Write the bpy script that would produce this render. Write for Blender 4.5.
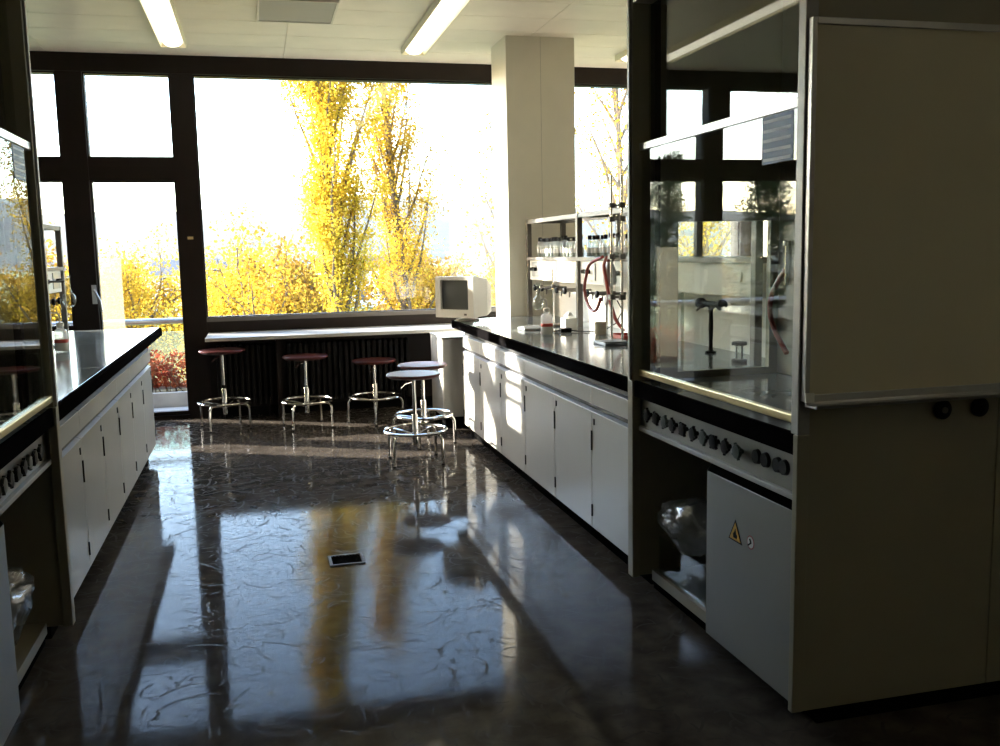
import bpy, bmesh, math, random
import numpy as np
from mathutils import Vector, Matrix

for o in list(bpy.data.objects):
    bpy.data.objects.remove(o, do_unlink=True)
scene = bpy.context.scene
COL = scene.collection
random.seed(7)
RNG = np.random.default_rng(11)

# ------------------------------------------------------------------ camera
F_PX, PITCH, YAW, ROLL, CAM_H = 943.18, -0.128305, 0.248315, -0.0199843, 1.5
cyw, syw, cpt, spt = math.cos(YAW), math.sin(YAW), math.cos(PITCH), math.sin(PITCH)
D = Vector((syw * cpt, cyw * cpt, spt))
R0 = Vector((cyw, -syw, 0))
U0 = R0.cross(D)
RT = math.cos(ROLL) * R0 + math.sin(ROLL) * U0
UP = -math.sin(ROLL) * R0 + math.cos(ROLL) * U0
cam_d = bpy.data.cameras.new('camera')
cam = bpy.data.objects.new('camera', cam_d)
COL.objects.link(cam)
cam_d.sensor_fit = 'HORIZONTAL'
cam_d.sensor_width = 36.0
cam_d.lens = F_PX / 1000 * 36
cam_d.clip_end = 6000
cam_d.clip_start = 0.02
M = Matrix(((RT.x, UP.x, -D.x, 0), (RT.y, UP.y, -D.y, 0), (RT.z, UP.z, -D.z, CAM_H), (0, 0, 0, 1)))
cam.matrix_world = M
scene.camera = cam


def ray(x, y):
    return RT * (x - 500) + UP * (373 - y) + D * F_PX


def on_z(x, y, z):
    v = ray(x, y)
    return Vector((0, 0, CAM_H)) + v * ((z - CAM_H) / v.z)


def on_x(x, y, X):
    v = ray(x, y)
    return Vector((0, 0, CAM_H)) + v * (X / v.x)


def on_y(x, y, Y):
    v = ray(x, y)
    return Vector((0, 0, CAM_H)) + v * (Y / v.y)


# ------------------------------------------------------------------ sky and sun
SUN_DIR = Vector((1.0, -0.55, -0.36))          # the way the light travels
SKY_STRENGTH = 2.0
SUN_STRENGTH = 34.0
world = bpy.data.worlds.new('sky')
scene.world = world
world.use_nodes = True
wn = world.node_tree
wn.nodes.clear()
sky = wn.nodes.new('ShaderNodeTexSky')
sky.sky_type = 'NISHITA'
sky.sun_disc = False
sky.sun_elevation = math.atan2(-SUN_DIR.z, math.hypot(SUN_DIR.x, SUN_DIR.y))
sky.sun_rotation = math.atan2(-SUN_DIR.x, -SUN_DIR.y)
sky.altitude = 400
sky.air_density = 1.0
sky.dust_density = 1.2
sky.ozone_density = 1.2
bg = wn.nodes.new('ShaderNodeBackground')
bg.inputs['Strength'].default_value = SKY_STRENGTH
wo = wn.nodes.new('ShaderNodeOutputWorld')
wn.links.new(sky.outputs[0], bg.inputs[0])
wn.links.new(bg.outputs[0], wo.inputs[0])
sun_l = bpy.data.lights.new('sun', 'SUN')
sun_l.energy = SUN_STRENGTH
sun_l.color = (1.0, 0.93, 0.80)
sun_l.angle = math.radians(0.6)
sun = bpy.data.objects.new('sun', sun_l)
COL.objects.link(sun)
sun.location = (-60, 40, 40)
sun.rotation_euler = SUN_DIR.to_track_quat('-Z', 'Y').to_euler()

vs = scene.view_settings
vs.view_transform = 'Standard'
vs.look = 'None'
vs.gamma = 1.0
vs.exposure = 0.0
vs.use_curve_mapping = False
scene.cycles.transparent_max_bounces = 32
scene.cycles.max_bounces = 12


# ------------------------------------------------------------------ materials
MATS = {}


def mat(name, color=(.5, .5, .5), rough=.5, metal=0.0, spec=.5, vary=0.0, vscale=6.0, bump=0.0, bscale=60.0,
        coat=0.0, emit=None, estr=0.0, stretch=None):
    if name in MATS:
        return MATS[name]
    m = bpy.data.materials.new(name)
    m.use_nodes = True
    nt = m.node_tree
    b = nt.nodes['Principled BSDF']
    b.inputs['Base Color'].default_value = (*color, 1)
    b.inputs['Roughness'].default_value = rough
    b.inputs['Metallic'].default_value = metal
    b.inputs['Specular IOR Level'].default_value = spec
    if coat:
        b.inputs['Coat Weight'].default_value = coat
        b.inputs['Coat Roughness'].default_value = .08
    tc = nt.nodes.new('ShaderNodeTexCoord')
    vec = tc.outputs['Object']
    if stretch:
        mp = nt.nodes.new('ShaderNodeMapping')
        mp.inputs['Scale'].default_value = stretch
        nt.links.new(vec, mp.inputs[0])
        vec = mp.outputs[0]
    if vary:
        n = nt.nodes.new('ShaderNodeTexNoise')
        n.inputs['Scale'].default_value = vscale
        n.inputs['Detail'].default_value = 5
        nt.links.new(vec, n.inputs['Vector'])
        cr = nt.nodes.new('ShaderNodeValToRGB')
        cr.color_ramp.elements[0].position = .3
        cr.color_ramp.elements[1].position = .7
        cr.color_ramp.elements[0].color = (*[max(0, c * (1 - vary)) for c in color], 1)
        cr.color_ramp.elements[1].color = (*[min(1, c * (1 + vary)) for c in color], 1)
        nt.links.new(n.outputs['Fac'], cr.inputs[0])
        nt.links.new(cr.outputs[0], b.inputs['Base Color'])
    if bump:
        n2 = nt.nodes.new('ShaderNodeTexNoise')
        n2.inputs['Scale'].default_value = bscale
        n2.inputs['Detail'].default_value = 4
        nt.links.new(vec, n2.inputs['Vector'])
        bp = nt.nodes.new('ShaderNodeBump')
        bp.inputs['Strength'].default_value = bump
        bp.inputs['Distance'].default_value = .01
        nt.links.new(n2.outputs['Fac'], bp.inputs['Height'])
        nt.links.new(bp.outputs[0], b.inputs['Normal'])
    if emit:
        b.inputs['Emission Color'].default_value = (*emit, 1)
        b.inputs['Emission Strength'].default_value = estr
    MATS[name] = m
    return m


def glass(name, tint=(1, 1, 1), f0=.04, rough=0.0, frost=0.0):
    """thin clear pane: lets light straight through, mirrors more at grazing angles"""
    if name in MATS:
        return MATS[name]
    m = bpy.data.materials.new(name)
    m.use_nodes = True
    nt = m.node_tree
    nt.nodes.clear()
    out = nt.nodes.new('ShaderNodeOutputMaterial')
    tr = nt.nodes.new('ShaderNodeBsdfTransparent')
    tr.inputs[0].default_value = (*tint, 1)
    gl = nt.nodes.new('ShaderNodeBsdfGlossy')
    gl.inputs['Roughness'].default_value = rough
    lw = nt.nodes.new('ShaderNodeLayerWeight')
    lw.inputs['Blend'].default_value = .5
    pw = nt.nodes.new('ShaderNodeMath'); pw.operation = 'POWER'; pw.inputs[1].default_value = 5
    mu = nt.nodes.new('ShaderNodeMath'); mu.operation = 'MULTIPLY_ADD'
    mu.inputs[1].default_value = 1 - f0
    mu.inputs[2].default_value = f0
    mx = nt.nodes.new('ShaderNodeMixShader')
    nt.links.new(lw.outputs['Facing'], pw.inputs[0])
    nt.links.new(pw.outputs[0], mu.inputs[0])
    nt.links.new(mu.outputs[0], mx.inputs[0])
    last = tr.outputs[0]
    if frost:
        tl = nt.nodes.new('ShaderNodeBsdfTranslucent'); tl.inputs[0].default_value = (*tint, 1)
        df = nt.nodes.new('ShaderNodeBsdfDiffuse'); df.inputs[0].default_value = (*tint, 1)
        a = nt.nodes.new('ShaderNodeMixShader'); a.inputs[0].default_value = .5
        nt.links.new(tl.outputs[0], a.inputs[1]); nt.links.new(df.outputs[0], a.inputs[2])
        b = nt.nodes.new('ShaderNodeMixShader'); b.inputs[0].default_value = frost
        nt.links.new(last, b.inputs[1]); nt.links.new(a.outputs[0], b.inputs[2])
        last = b.outputs[0]
    nt.links.new(last, mx.inputs[1])
    nt.links.new(gl.outputs[0], mx.inputs[2])
    nt.links.new(mx.outputs[0], out.inputs[0])
    MATS[name] = m
    return m


def leaf_mat(name, c1, c2, transl=.5, scale=.8):
    m = bpy.data.materials.new(name)
    m.use_nodes = True
    nt = m.node_tree
    nt.nodes.clear()
    out = nt.nodes.new('ShaderNodeOutputMaterial')
    tc = nt.nodes.new('ShaderNodeTexCoord')
    n = nt.nodes.new('ShaderNodeTexNoise')
    n.inputs['Scale'].default_value = scale
    n.inputs['Detail'].default_value = 6
    nt.links.new(tc.outputs['Object'], n.inputs['Vector'])
    cr = nt.nodes.new('ShaderNodeValToRGB')
    cr.color_ramp.elements[0].position = .38
    cr.color_ramp.elements[1].position = .62
    cr.color_ramp.elements[0].color = (*c1, 1)
    cr.color_ramp.elements[1].color = (*c2, 1)
    nt.links.new(n.outputs['Fac'], cr.inputs[0])
    df = nt.nodes.new('ShaderNodeBsdfDiffuse')
    tl = nt.nodes.new('ShaderNodeBsdfTranslucent')
    nt.links.new(cr.outputs[0], df.inputs[0])
    nt.links.new(cr.outputs[0], tl.inputs[0])
    mx = nt.nodes.new('ShaderNodeMixShader')
    mx.inputs[0].default_value = transl
    nt.links.new(df.outputs[0], mx.inputs[1])
    nt.links.new(tl.outputs[0], mx.inputs[2])
    nt.links.new(mx.outputs[0], out.inputs[0])
    return m


def floor_material():
    m = bpy.data.materials.new('dark_linoleum')
    m.use_nodes = True
    nt = m.node_tree
    b = nt.nodes['Principled BSDF']
    tc = nt.nodes.new('ShaderNodeTexCoord')
    L = nt.links.new
    n = nt.nodes.new('ShaderNodeTexNoise'); n.inputs['Scale'].default_value = 9; n.inputs['Detail'].default_value = 8
    L(tc.outputs['Object'], n.inputs['Vector'])
    cr = nt.nodes.new('ShaderNodeValToRGB')
    cr.color_ramp.elements[0].position = .35
    cr.color_ramp.elements[1].position = .68
    cr.color_ramp.elements[0].color = (.046, .039, .033, 1)
    cr.color_ramp.elements[1].color = (.088, .075, .064, 1)
    L(n.outputs['Fac'], cr.inputs[0])
    masks = []

    def mth(op, x_, y_=None):
        n_ = nt.nodes.new('ShaderNodeMath'); n_.operation = op
        for k_, q in enumerate((x_, y_)):
            if q is None: continue
            if isinstance(q, (int, float)): n_.inputs[k_].default_value = q
            else: L(q, n_.inputs[k_])
        return n_.outputs[0]

    # scuffs: one short curved stroke of random bearing per cell, in three sizes
    for k, (sc, ln, wid, thr, off) in enumerate(((4.6, .085, .0060, .35, 0), (8.0, .050, .0050, .30, 13), (14.0, .028, .0042, .40, 31))):
        mp = nt.nodes.new('ShaderNodeMapping')
        mp.inputs['Location'].default_value = (off, off * .7, 0)
        L(tc.outputs['Object'], mp.inputs[0])
        vo = nt.nodes.new('ShaderNodeTexVoronoi'); vo.feature = 'F1'; vo.voronoi_dimensions = '2D'
        vo.inputs['Scale'].default_value = sc
        L(mp.outputs[0], vo.inputs['Vector'])
        df = nt.nodes.new('ShaderNodeVectorMath'); df.operation = 'SUBTRACT'
        L(mp.outputs[0], df.inputs[0]); L(vo.outputs['Position'], df.inputs[1])
        cs = nt.nodes.new('ShaderNodeSeparateColor'); L(vo.outputs['Color'], cs.inputs[0])
        vr = nt.nodes.new('ShaderNodeVectorRotate'); vr.rotation_type = 'Z_AXIS'
        L(df.outputs[0], vr.inputs['Vector']); L(mth('MULTIPLY', cs.outputs[0], 6.283), vr.inputs['Angle'])
        sx = nt.nodes.new('ShaderNodeSeparateXYZ'); L(vr.outputs[0], sx.inputs[0])
        curv = mth('MULTIPLY', mth('SUBTRACT', cs.outputs[2], .5), 9.0 * (1 + k))
        yy = mth('ABSOLUTE', mth('ADD', sx.outputs[1], mth('MULTIPLY', curv, mth('MULTIPLY', sx.outputs[0], sx.outputs[0]))))
        m1 = mth('LESS_THAN', yy, wid)
        m2 = mth('LESS_THAN', mth('ABSOLUTE', sx.outputs[0]), ln)
        m3 = mth('GREATER_THAN', cs.outputs[1], thr)
        masks.append(mth('MULTIPLY', m1, mth('MULTIPLY', m2, m3)))
    mxn = nt.nodes.new('ShaderNodeMath'); mxn.operation = 'MAXIMUM'
    L(masks[0], mxn.inputs[0]); L(masks[1], mxn.inputs[1])
    mxm = nt.nodes.new('ShaderNodeMath'); mxm.operation = 'MAXIMUM'
    L(mxn.outputs[0], mxm.inputs[0]); L(masks[2], mxm.inputs[1])
    mix = nt.nodes.new('ShaderNodeMixRGB')
    mix.inputs[2].default_value = (.035, .028, .022, 1)
    L(mxm.outputs[0], mix.inputs[0]); L(cr.outputs[0], mix.inputs[1])
    L(mix.outputs[0], b.inputs['Base Color'])
    # worn patches vary the polish, scuffs are matt
    n2 = nt.nodes.new('ShaderNodeTexNoise'); n2.inputs['Scale'].default_value = 1.3; n2.inputs['Detail'].default_value = 7
    L(tc.outputs['Object'], n2.inputs['Vector'])
    mr = nt.nodes.new('ShaderNodeMapRange')
    mr.inputs['From Min'].default_value = .3; mr.inputs['From Max'].default_value = .7
    mr.inputs['To Min'].default_value = .05; mr.inputs['To Max'].default_value = .085
    L(n2.outputs['Fac'], mr.inputs['Value'])
    ma = nt.nodes.new('ShaderNodeMath'); ma.operation = 'MULTIPLY_ADD'; ma.inputs[1].default_value = .32
    L(mxm.outputs[0], ma.inputs[0]); L(mr.outputs[0], ma.inputs[2])
    L(ma.outputs[0], b.inputs['Roughness'])
    b.inputs['Specular IOR Level'].default_value = .045
    bp = nt.nodes.new('ShaderNodeBump'); bp.inputs['Strength'].default_value = .015; bp.inputs['Distance'].default_value = .01
    n3 = nt.nodes.new('ShaderNodeTexNoise'); n3.inputs['Scale'].default_value = 14; n3.inputs['Detail'].default_value = 3
    L(tc.outputs['Object'], n3.inputs['Vector']); L(n3.outputs['Fac'], bp.inputs['Height'])
    L(bp.outputs[0], b.inputs['Normal'])
    return m


FLOOR = floor_material()
CEIL = mat('ceiling_panel_paint', (.86, .79, .67), .45, vary=.05, vscale=3)
WALLP = mat('wall_paint', (.74, .70, .60), .6, vary=.04)
COLM = mat('column_paint', (.80, .765, .64), .5, vary=.03, vscale=4)
BROWN = mat('brown_window_frame', (.012, .0072, .0055), .45, spec=.22, vary=.15, vscale=8)
CAB = mat('cabinet_enamel', (.56, .55, .505), .22, vary=.02, vscale=3)
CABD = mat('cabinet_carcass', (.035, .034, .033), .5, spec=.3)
PANELB = mat('hood_panel_laminate', (.27, .245, .175), .4, vary=.05, vscale=3)
KICK = mat('black_plinth', (.007, .007, .007), .6, spec=0)
LIP = mat('finger_pull_blue_grey', (.36, .38, .44), .35)
STONE = mat('grey_stoneware', (.19, .205, .20), .12, spec=.17, vary=.08, vscale=30)
STONED = mat('joint_dark', (.02, .02, .022), .5)
EDGE = mat('black_worktop_edge', (.006, .0055, .006), .6, spec=0)
ALU = mat('brushed_aluminium', (.46, .46, .46), .32, metal=.85, vary=.05, vscale=10, stretch=(1, 1, .05))
ALUD = mat('dull_metal_frame', (.15, .135, .12), .4, metal=.35)
POSTM = mat('anodised_post', (.30, .295, .28), .45, metal=.5, vary=.05, vscale=10)
BRASS = mat('sash_rail_metal', (.60, .50, .26), .3, metal=.8)
CHROME = mat('chrome_tube', (.78, .76, .72), .14, metal=1.0)
RED = mat('red_rubber_hose', (.30, .035, .02), .4)
REDP = mat('red_plastic', (.55, .06, .04), .35)
BLACK = mat('black_plastic', (.008, .008, .0085), .4, spec=.10)
GREENK = mat('dark_green_plastic', (.02, .035, .025), .4)
WHITEP = mat('white_plastic', (.78, .77, .72), .35)
CREAM = mat('cream_plastic', (.72, .66, .50), .4)
SEATM = mat('red_brown_seat', (.075, .018, .016), .28, spec=.22, vary=.3, vscale=12)
SCREEN = mat('grey_crt_glass', (.10, .105, .10), .12)
LAMPW = mat('lamp_reflector', (.80, .74, .55), .35)
TUBE = mat('fluorescent_tube', (.9, .9, .85), .4, emit=(1.0, .93, .74), estr=3.0)
GLASS = glass('window_glass')
HGLASS = glass('hood_glass', (.93, .95, .93), .06)
LGLASS = glass('lab_glass', (.90, .93, .92), .08)
BAGM = glass('clear_plastic_film', (.92, .95, .97), .11, rough=.10, frost=.17)
FROST = glass('milky_sheet', (.95, .92, .80), .05, rough=.2, frost=.16)
WBOARD = mat('whiteboard_enamel', (.66, .60, .43), .28, vary=.03, vscale=2)
BLUEP = mat('blue_print', (.04, .12, .32), .5)
PAPER = mat('white_paper', (.62, .62, .60), .6)
YELLOW = mat('yellow_sticker', (.60, .30, .015), .4)
RADM = mat('dark_radiator', (.008, .0065, .006), .5, spec=.2)
CONC = mat('terrace_concrete', (.42, .41, .38), .8, vary=.15, vscale=5)
GRASS = mat('grass_ground', (.09, .12, .03), .9, vary=.4, vscale=.15)
BARK = mat('bark', (.10, .070, .045), .85, vary=.3, vscale=6)
BARKP = mat('pale_bark', (.16, .12, .085), .8, vary=.3, vscale=6)
HILLM = mat('hill_forest', (.045, .060, .045), .95, vary=.6, vscale=.02)


# ------------------------------------------------------------------ mesh builder
class MB:
    def __init__(self):
        self.v, self.f = [], []

    def add(self, vs_, fs):
        o = len(self.v)
        self.v += [tuple(p) for p in vs_]
        self.f += [tuple(i + o for i in q) for q in fs]
        return self

    def box(self, x0, x1, y0, y1, z0, z1):
        if x0 > x1: x0, x1 = x1, x0
        if y0 > y1: y0, y1 = y1, y0
        if z0 > z1: z0, z1 = z1, z0
        return self.add([(x0, y0, z0), (x1, y0, z0), (x1, y1, z0), (x0, y1, z0), (x0, y0, z1), (x1, y0, z1), (x1, y1, z1), (x0, y1, z1)],
                        [(0, 3, 2, 1), (4, 5, 6, 7), (0, 1, 5, 4), (1, 2, 6, 5), (2, 3, 7, 6), (3, 0, 4, 7)])

    def cyl(self, p0, p1, r0, r1=None, n=14):
        r1 = r0 if r1 is None else r1
        p0, p1 = Vector(p0), Vector(p1)
        ax = (p1 - p0).normalized()
        a = ax.orthogonal().normalized()
        b = ax.cross(a)
        vs_ = []
        for p, r in ((p0, r0), (p1, r1)):
            for k in range(n):
                t = 2 * math.pi * k / n
                vs_.append(p + a * (r * math.cos(t)) + b * (r * math.sin(t)))
        fs = [(k, (k + 1) % n, n + (k + 1) % n, n + k) for k in range(n)]
        fs += [tuple(reversed(range(n))), tuple(range(n, 2 * n))]
        return self.add(vs_, fs)

    def tube(self, pts, r, n=8, closed=False):
        pts = [Vector(p) for p in pts]
        m = len(pts)
        rr = r if isinstance(r, (list, tuple)) else [r] * m
        tans = []
        for i in range(m):
            a = pts[i - 1] if (i > 0 or closed) else pts[i]
            b = pts[(i + 1) % m] if (i < m - 1 or closed) else pts[i]
            tans.append((b - a).normalized())
        u = tans[0].orthogonal().normalized()
        vs_ = []
        for i in range(m):
            t = tans[i]
            u = (u - t * u.dot(t)).normalized()
            w = t.cross(u)
            for k in range(n):
                an = 2 * math.pi * k / n
                vs_.append(pts[i] + u * (rr[i] * math.cos(an)) + w * (rr[i] * math.sin(an)))
        fs = []
        for i in range(m if closed else m - 1):
            j = (i + 1) % m
            for k in range(n):
                fs.append((i * n + k, i * n + (k + 1) % n, j * n + (k + 1) % n, j * n + k))
        if not closed:
            fs += [tuple(reversed(range(n))), tuple(range((m - 1) * n, m * n))]
        return self.add(vs_, fs)

    def ring(self, c, R, r, n=36, m=8):
        c = Vector(c)
        return self.tube([c + Vector((R * math.cos(2 * math.pi * k / n), R * math.sin(2 * math.pi * k / n), 0)) for k in range(n)], r, m, closed=True)

    def lathe(self, prof, c=(0, 0, 0), n=18, axis='z'):
        vs_, fs = [], []
        for (r, z) in prof:
            for k in range(n):
                t = 2 * math.pi * k / n
                p = (r * math.cos(t), r * math.sin(t), z)
                if axis == 'x': p = (p[2], p[0], p[1])
                if axis == 'y': p = (p[0], p[2], p[1])
                vs_.append((p[0] + c[0], p[1] + c[1], p[2] + c[2]))
        for i in range(len(prof) - 1):
            for k in range(n):
                fs.append((i * n + k, i * n + (k + 1) % n, (i + 1) * n + (k + 1) % n, (i + 1) * n + k))
        fs += [tuple(reversed(range(n))), tuple(range((len(prof) - 1) * n, len(prof) * n))]
        return self.add(vs_, fs)

    def prism(self, pts, d):
        """polygon extruded along vector d"""
        pts = [Vector(p) for p in pts]
        d = Vector(d)
        n = len(pts)
        return self.add(pts + [p + d for p in pts], [tuple(reversed(range(n))), tuple(range(n, 2 * n))] +
                        [(k, (k + 1) % n, n + (k + 1) % n, n + k) for k in range(n)])

    def rot(self, ang, c):
        ca, sa = math.cos(ang), math.sin(ang)
        self.v = [(c[0] + (x - c[0]) * ca - (y - c[1]) * sa, c[1] + (x - c[0]) * sa + (y - c[1]) * ca, z) for x, y, z in self.v]
        return self

    def build(self, name, m, parent=None, smooth=False, bevel=0.0, label=None):
        off = wloc(parent)
        me = bpy.data.meshes.new(name)
        me.from_pydata([(x - off.x, y - off.y, z - off.z) for x, y, z in self.v], [], self.f)
        bm = bmesh.new(); bm.from_mesh(me)
        bmesh.ops.recalc_face_normals(bm, faces=bm.faces)
        bm.to_mesh(me); bm.free()
        if smooth:
            me.polygons.foreach_set('use_smooth', [True] * len(me.polygons))
            me.set_sharp_from_angle(angle=math.radians(38))
        me.materials.append(m)
        o = bpy.data.objects.new(name, me)
        COL.objects.link(o)
        if parent:
            o.parent = parent
        if bevel:
            bv = o.modifiers.new('bevel', 'BEVEL')
            bv.width = bevel; bv.segments = 2; bv.limit_method = 'ANGLE'
        if label:
            o['label'] = label
        return o


WL = {}


def wloc(o):
    v = Vector((0, 0, 0))
    while o is not None:
        v += Vector(o.location)
        o = o.parent
    return v


def thing(name, label, cat, loc=(0, 0, 0), group=None):
    o = bpy.data.objects.new(name, None)
    o.empty_display_size = .1
    COL.objects.link(o)
    o.location = loc
    o['label'] = label
    o['category'] = cat
    if group: o['group'] = group
    return o


def tag(o, label, cat, group=None, kind=None):
    o['label'] = label
    o['category'] = cat
    if group: o['group'] = group
    if kind: o['kind'] = kind
    return o


def struct(o):
    o['kind'] = 'structure'
    return o


def sroot(name, loc=(0, 0, 0), label=None):
    o = bpy.data.objects.new(name, None)
    o.empty_display_size = .1
    COL.objects.link(o)
    o.location = loc
    o['kind'] = 'structure'
    if label: o['label'] = label
    return o


def copy_tree(o, parent=None):
    c = o.copy()
    COL.objects.link(c)
    c.parent = parent
    for ch in [q for q in bpy.data.objects if q.parent == o and q is not c]:
        copy_tree(ch, c)
    return c


def B(x0, x1, y0, y1, z0, z1):
    return MB().box(x0, x1, y0, y1, z0, z1)


# ------------------------------------------------------------------ the room
XL, XR, YB, YW, ZC = -5.6, 5.2, -3.0, 9.2, 3.3
fl = struct(B(XL, XR, YB, YW + .2, -.12, 0).build('floor', FLOOR)); fl['label'] = 'dark polished linoleum floor with scuff marks'
ce = struct(B(XL, XR, YB, YW + .2, ZC + .02, ZC + .16).build('ceiling', CEIL)); ce['label'] = 'pale metal panel ceiling'
struct(B(XL - .15, XL, YB, YW + .2, 0, ZC + .16).build('wall_left', WALLP))
struct(B(XR, XR + .15, YB, YW + .2, 0, ZC + .16).build('wall_right', WALLP))
struct(B(XL, XR, YB - .15, YB, 0, ZC + .16).build('wall_back', WALLP))
# ceiling panels, long strips beside each other
PITCHY = .462
pm = None
y = YW - .01
row = 0
cuts = [XL, -3.7, -1.68, .33, 2.34, 4.3, XR]
while y > -2.6:
    y0 = y - PITCHY
    for i in range(len(cuts) - 1):
        B(cuts[i] + .002, cuts[i + 1] - .002, y0 + .004, y - .004, ZC, ZC + .0195).build('ceiling_panel', CEIL, ce)
    y = y0
    row += 1

# window wall: parapet, lintel, posts
wf = sroot('wall_front', (0, YW, 0), 'dark brown window wall with parapet and lintel')
B(XL, -1.63, YW, YW + .2, 0, .90).build('parapet', BROWN, wf)
B(-.48, XR, YW, YW + .2, 0, .8995).build('parapet', BROWN, wf)
B(XL, XR, YW - .02, YW + .2, 3.14, ZC + .01).build('lintel', BROWN, wf)
B(-.68, -.48, YW - .01, YW + .2, 0, 3.14).build('post', BROWN, wf)
B(2.62, 2.82, YW - .01, YW + .2, 0.9, 3.14).build('post', BROWN, wf)
B(XR - .2, XR, YW - .01, YW + .2, 0.9, 3.14).build('post', BROWN, wf)
LEFTP = [(-1.63, -1.41), (-2.85, -2.63), (-4.07, -3.85), (XL, -5.07)]
for (a, b) in LEFTP:
    B(a, b, YW - .01, YW + .2, 0 if a == -1.63 else .9, 3.14).build('post', BROWN, wf)
for (a, b) in ((-2.63, -1.63), (-3.85, -2.85), (-5.07, -4.07), (-1.41, -.68)):
    B(a, b, YW + .0, YW + .2, 2.20, 2.40).build('transom', BROWN, wf)
B(-1.41, -.68, YW, YW + .2, 0, .035).build('threshold', BROWN, wf)


def window(n, x0, x1, z0, z1, label, bar=.012):
    r = sroot('window_%d' % n, ((x0 + x1) / 2, YW + .1, z0), label)
    f = MB()
    f.box(x0, x1, YW + .02, YW + .09, z0, z0 + bar)
    f.box(x0, x1, YW + .02, YW + .09, z1 - bar, z1)
    f.box(x0, x0 + bar, YW + .02, YW + .09, z0 + bar, z1 - bar)
    f.box(x1 - bar, x1, YW + .02, YW + .09, z0 + bar, z1 - bar)
    f.build('frame', BROWN, r)
    B(x0 + bar, x1 - bar, YW + .05, YW + .058, z0 + bar, z1 - bar).build('pane', GLASS, r)
    return r


w1 = window(1, -.48, 2.62, .935, 3.14, 'wide fixed window over the shelf')
B(-.48, 2.62, YW - .012, YW + .0195, .90, .94).build('sill', ALUD, w1)
window(2, 2.82, XR - .2, .90, 3.14, 'wide fixed window behind the column')
window(3, -1.41, -.68, 2.40, 3.14, 'small square window over the terrace door')
k = 4
for (a, b) in ((-2.63, -1.63), (-3.85, -2.85), (-5.07, -4.07)):
    window(k, a, b, 2.40, 3.14, 'upper window pane'); k += 1
    window(k, a, b, .90, 2.20, 'lower window pane'); k += 1
# terrace door
d1 = sroot('door_1', (-1.045, YW + .08, .035), 'glazed terrace door in a dark brown frame')
f = MB()
f.box(-1.41, -1.395, YW + .03, YW + .10, .035, 2.2).box(-.695, -.68, YW + .03, YW + .10, .035, 2.2)
f.box(-1.395, -.695, YW + .03, YW + .10, .035, .07).box(-1.395, -.695, YW + .03, YW + .10, 2.185, 2.2)
f.build('frame', BROWN, d1)
B(-1.395, -.695, YW + .06, YW + .068, .07, 2.185).build('pane', GLASS, d1)
h = MB().box(-1.455, -1.415, YW - .022, YW - .01, 1.10, 1.27)
h.tube([(-1.435, YW - .015, 1.22), (-1.435, YW - .06, 1.22), (-1.42, YW - .065, 1.21), (-1.385, YW - .065, 1.13), (-1.375, YW - .065, 1.03)], .011, 8)
h.build('handle', ALU, d1, smooth=True)
tag(B(-.605, -.555, YW - .014, YW - .0102, 1.665, 1.69).build('sticker', mat('tan_plate', (.55, .42, .2), .4)),
    'small tan plate on the post beside the terrace door', 'sticker')
# column
c = sroot('column', (2.42, 8.2, 0), 'cream square column beside the shelves')
B(2.12, 2.424, 7.95, 8.45, 0, ZC).build('casing_panel', COLM, c)
B(2.428, 2.73, 7.952, 8.448, 0, ZC).build('casing_panel', COLM, c)
B(2.422, 2.430, 7.956, 8.444, 0, ZC - .002).build('joint', mat('joint_grey', (.30, .29, .25), .6), c)
# skirting
struct(B(-.48, XR, YW - .015, YW, 0, .08).build('baseboard_front', KICK))
struct(B(XL, XL + .015, YB, YW, 0, .08).build('baseboard_left', KICK))
struct(B(XR - .015, XR, YB, YW, 0, .08).build('baseboard_right', KICK))

# window shelf
ws = thing('window_shelf', 'long pale shelf board fixed below the wide window', 'shelf', (.8, 8.85, .77))
B(-.47, 2.10, 8.53, YW - .001, .77, .80).build('board', mat('pale_shelf_laminate', (.46, .45, .42), .30), ws, bevel=.003)
B(.13, .17, 8.95, YW - .001, 0, .769).build('support', BROWN, ws)
B(2.06, 2.10, 8.95, YW - .001, 0, .769).build('support', BROWN, ws)
# radiators
for i, (a, b, n) in enumerate(((-.42, .10, 10), (.22, 1.40, 22))):
    r = thing('radiator', ('short' if i == 0 else 'long') + ' dark ribbed radiator under the window shelf' + (' beside the terrace door' if i == 0 else ''), 'radiator', ((a + b) / 2, 9.1, .08))
    B(a, b, 9.10, 9.14, .14, .17).build('rail', RADM, r)
    B(a, b, 9.10, 9.14, .62, .65).build('rail', RADM, r)
    st = (b - a) / n
    for j in range(n):
        x = a + st * (j + .5)
        B(x - .016, x + .016, 9.06, 9.17, .12, .68).build('rib', RADM, r, bevel=.006)
    for x in (a + .05, b - .05):
        B(x - .01, x + .01, 9.10, 9.13, 0, .145).build('foot', RADM, r)


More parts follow.
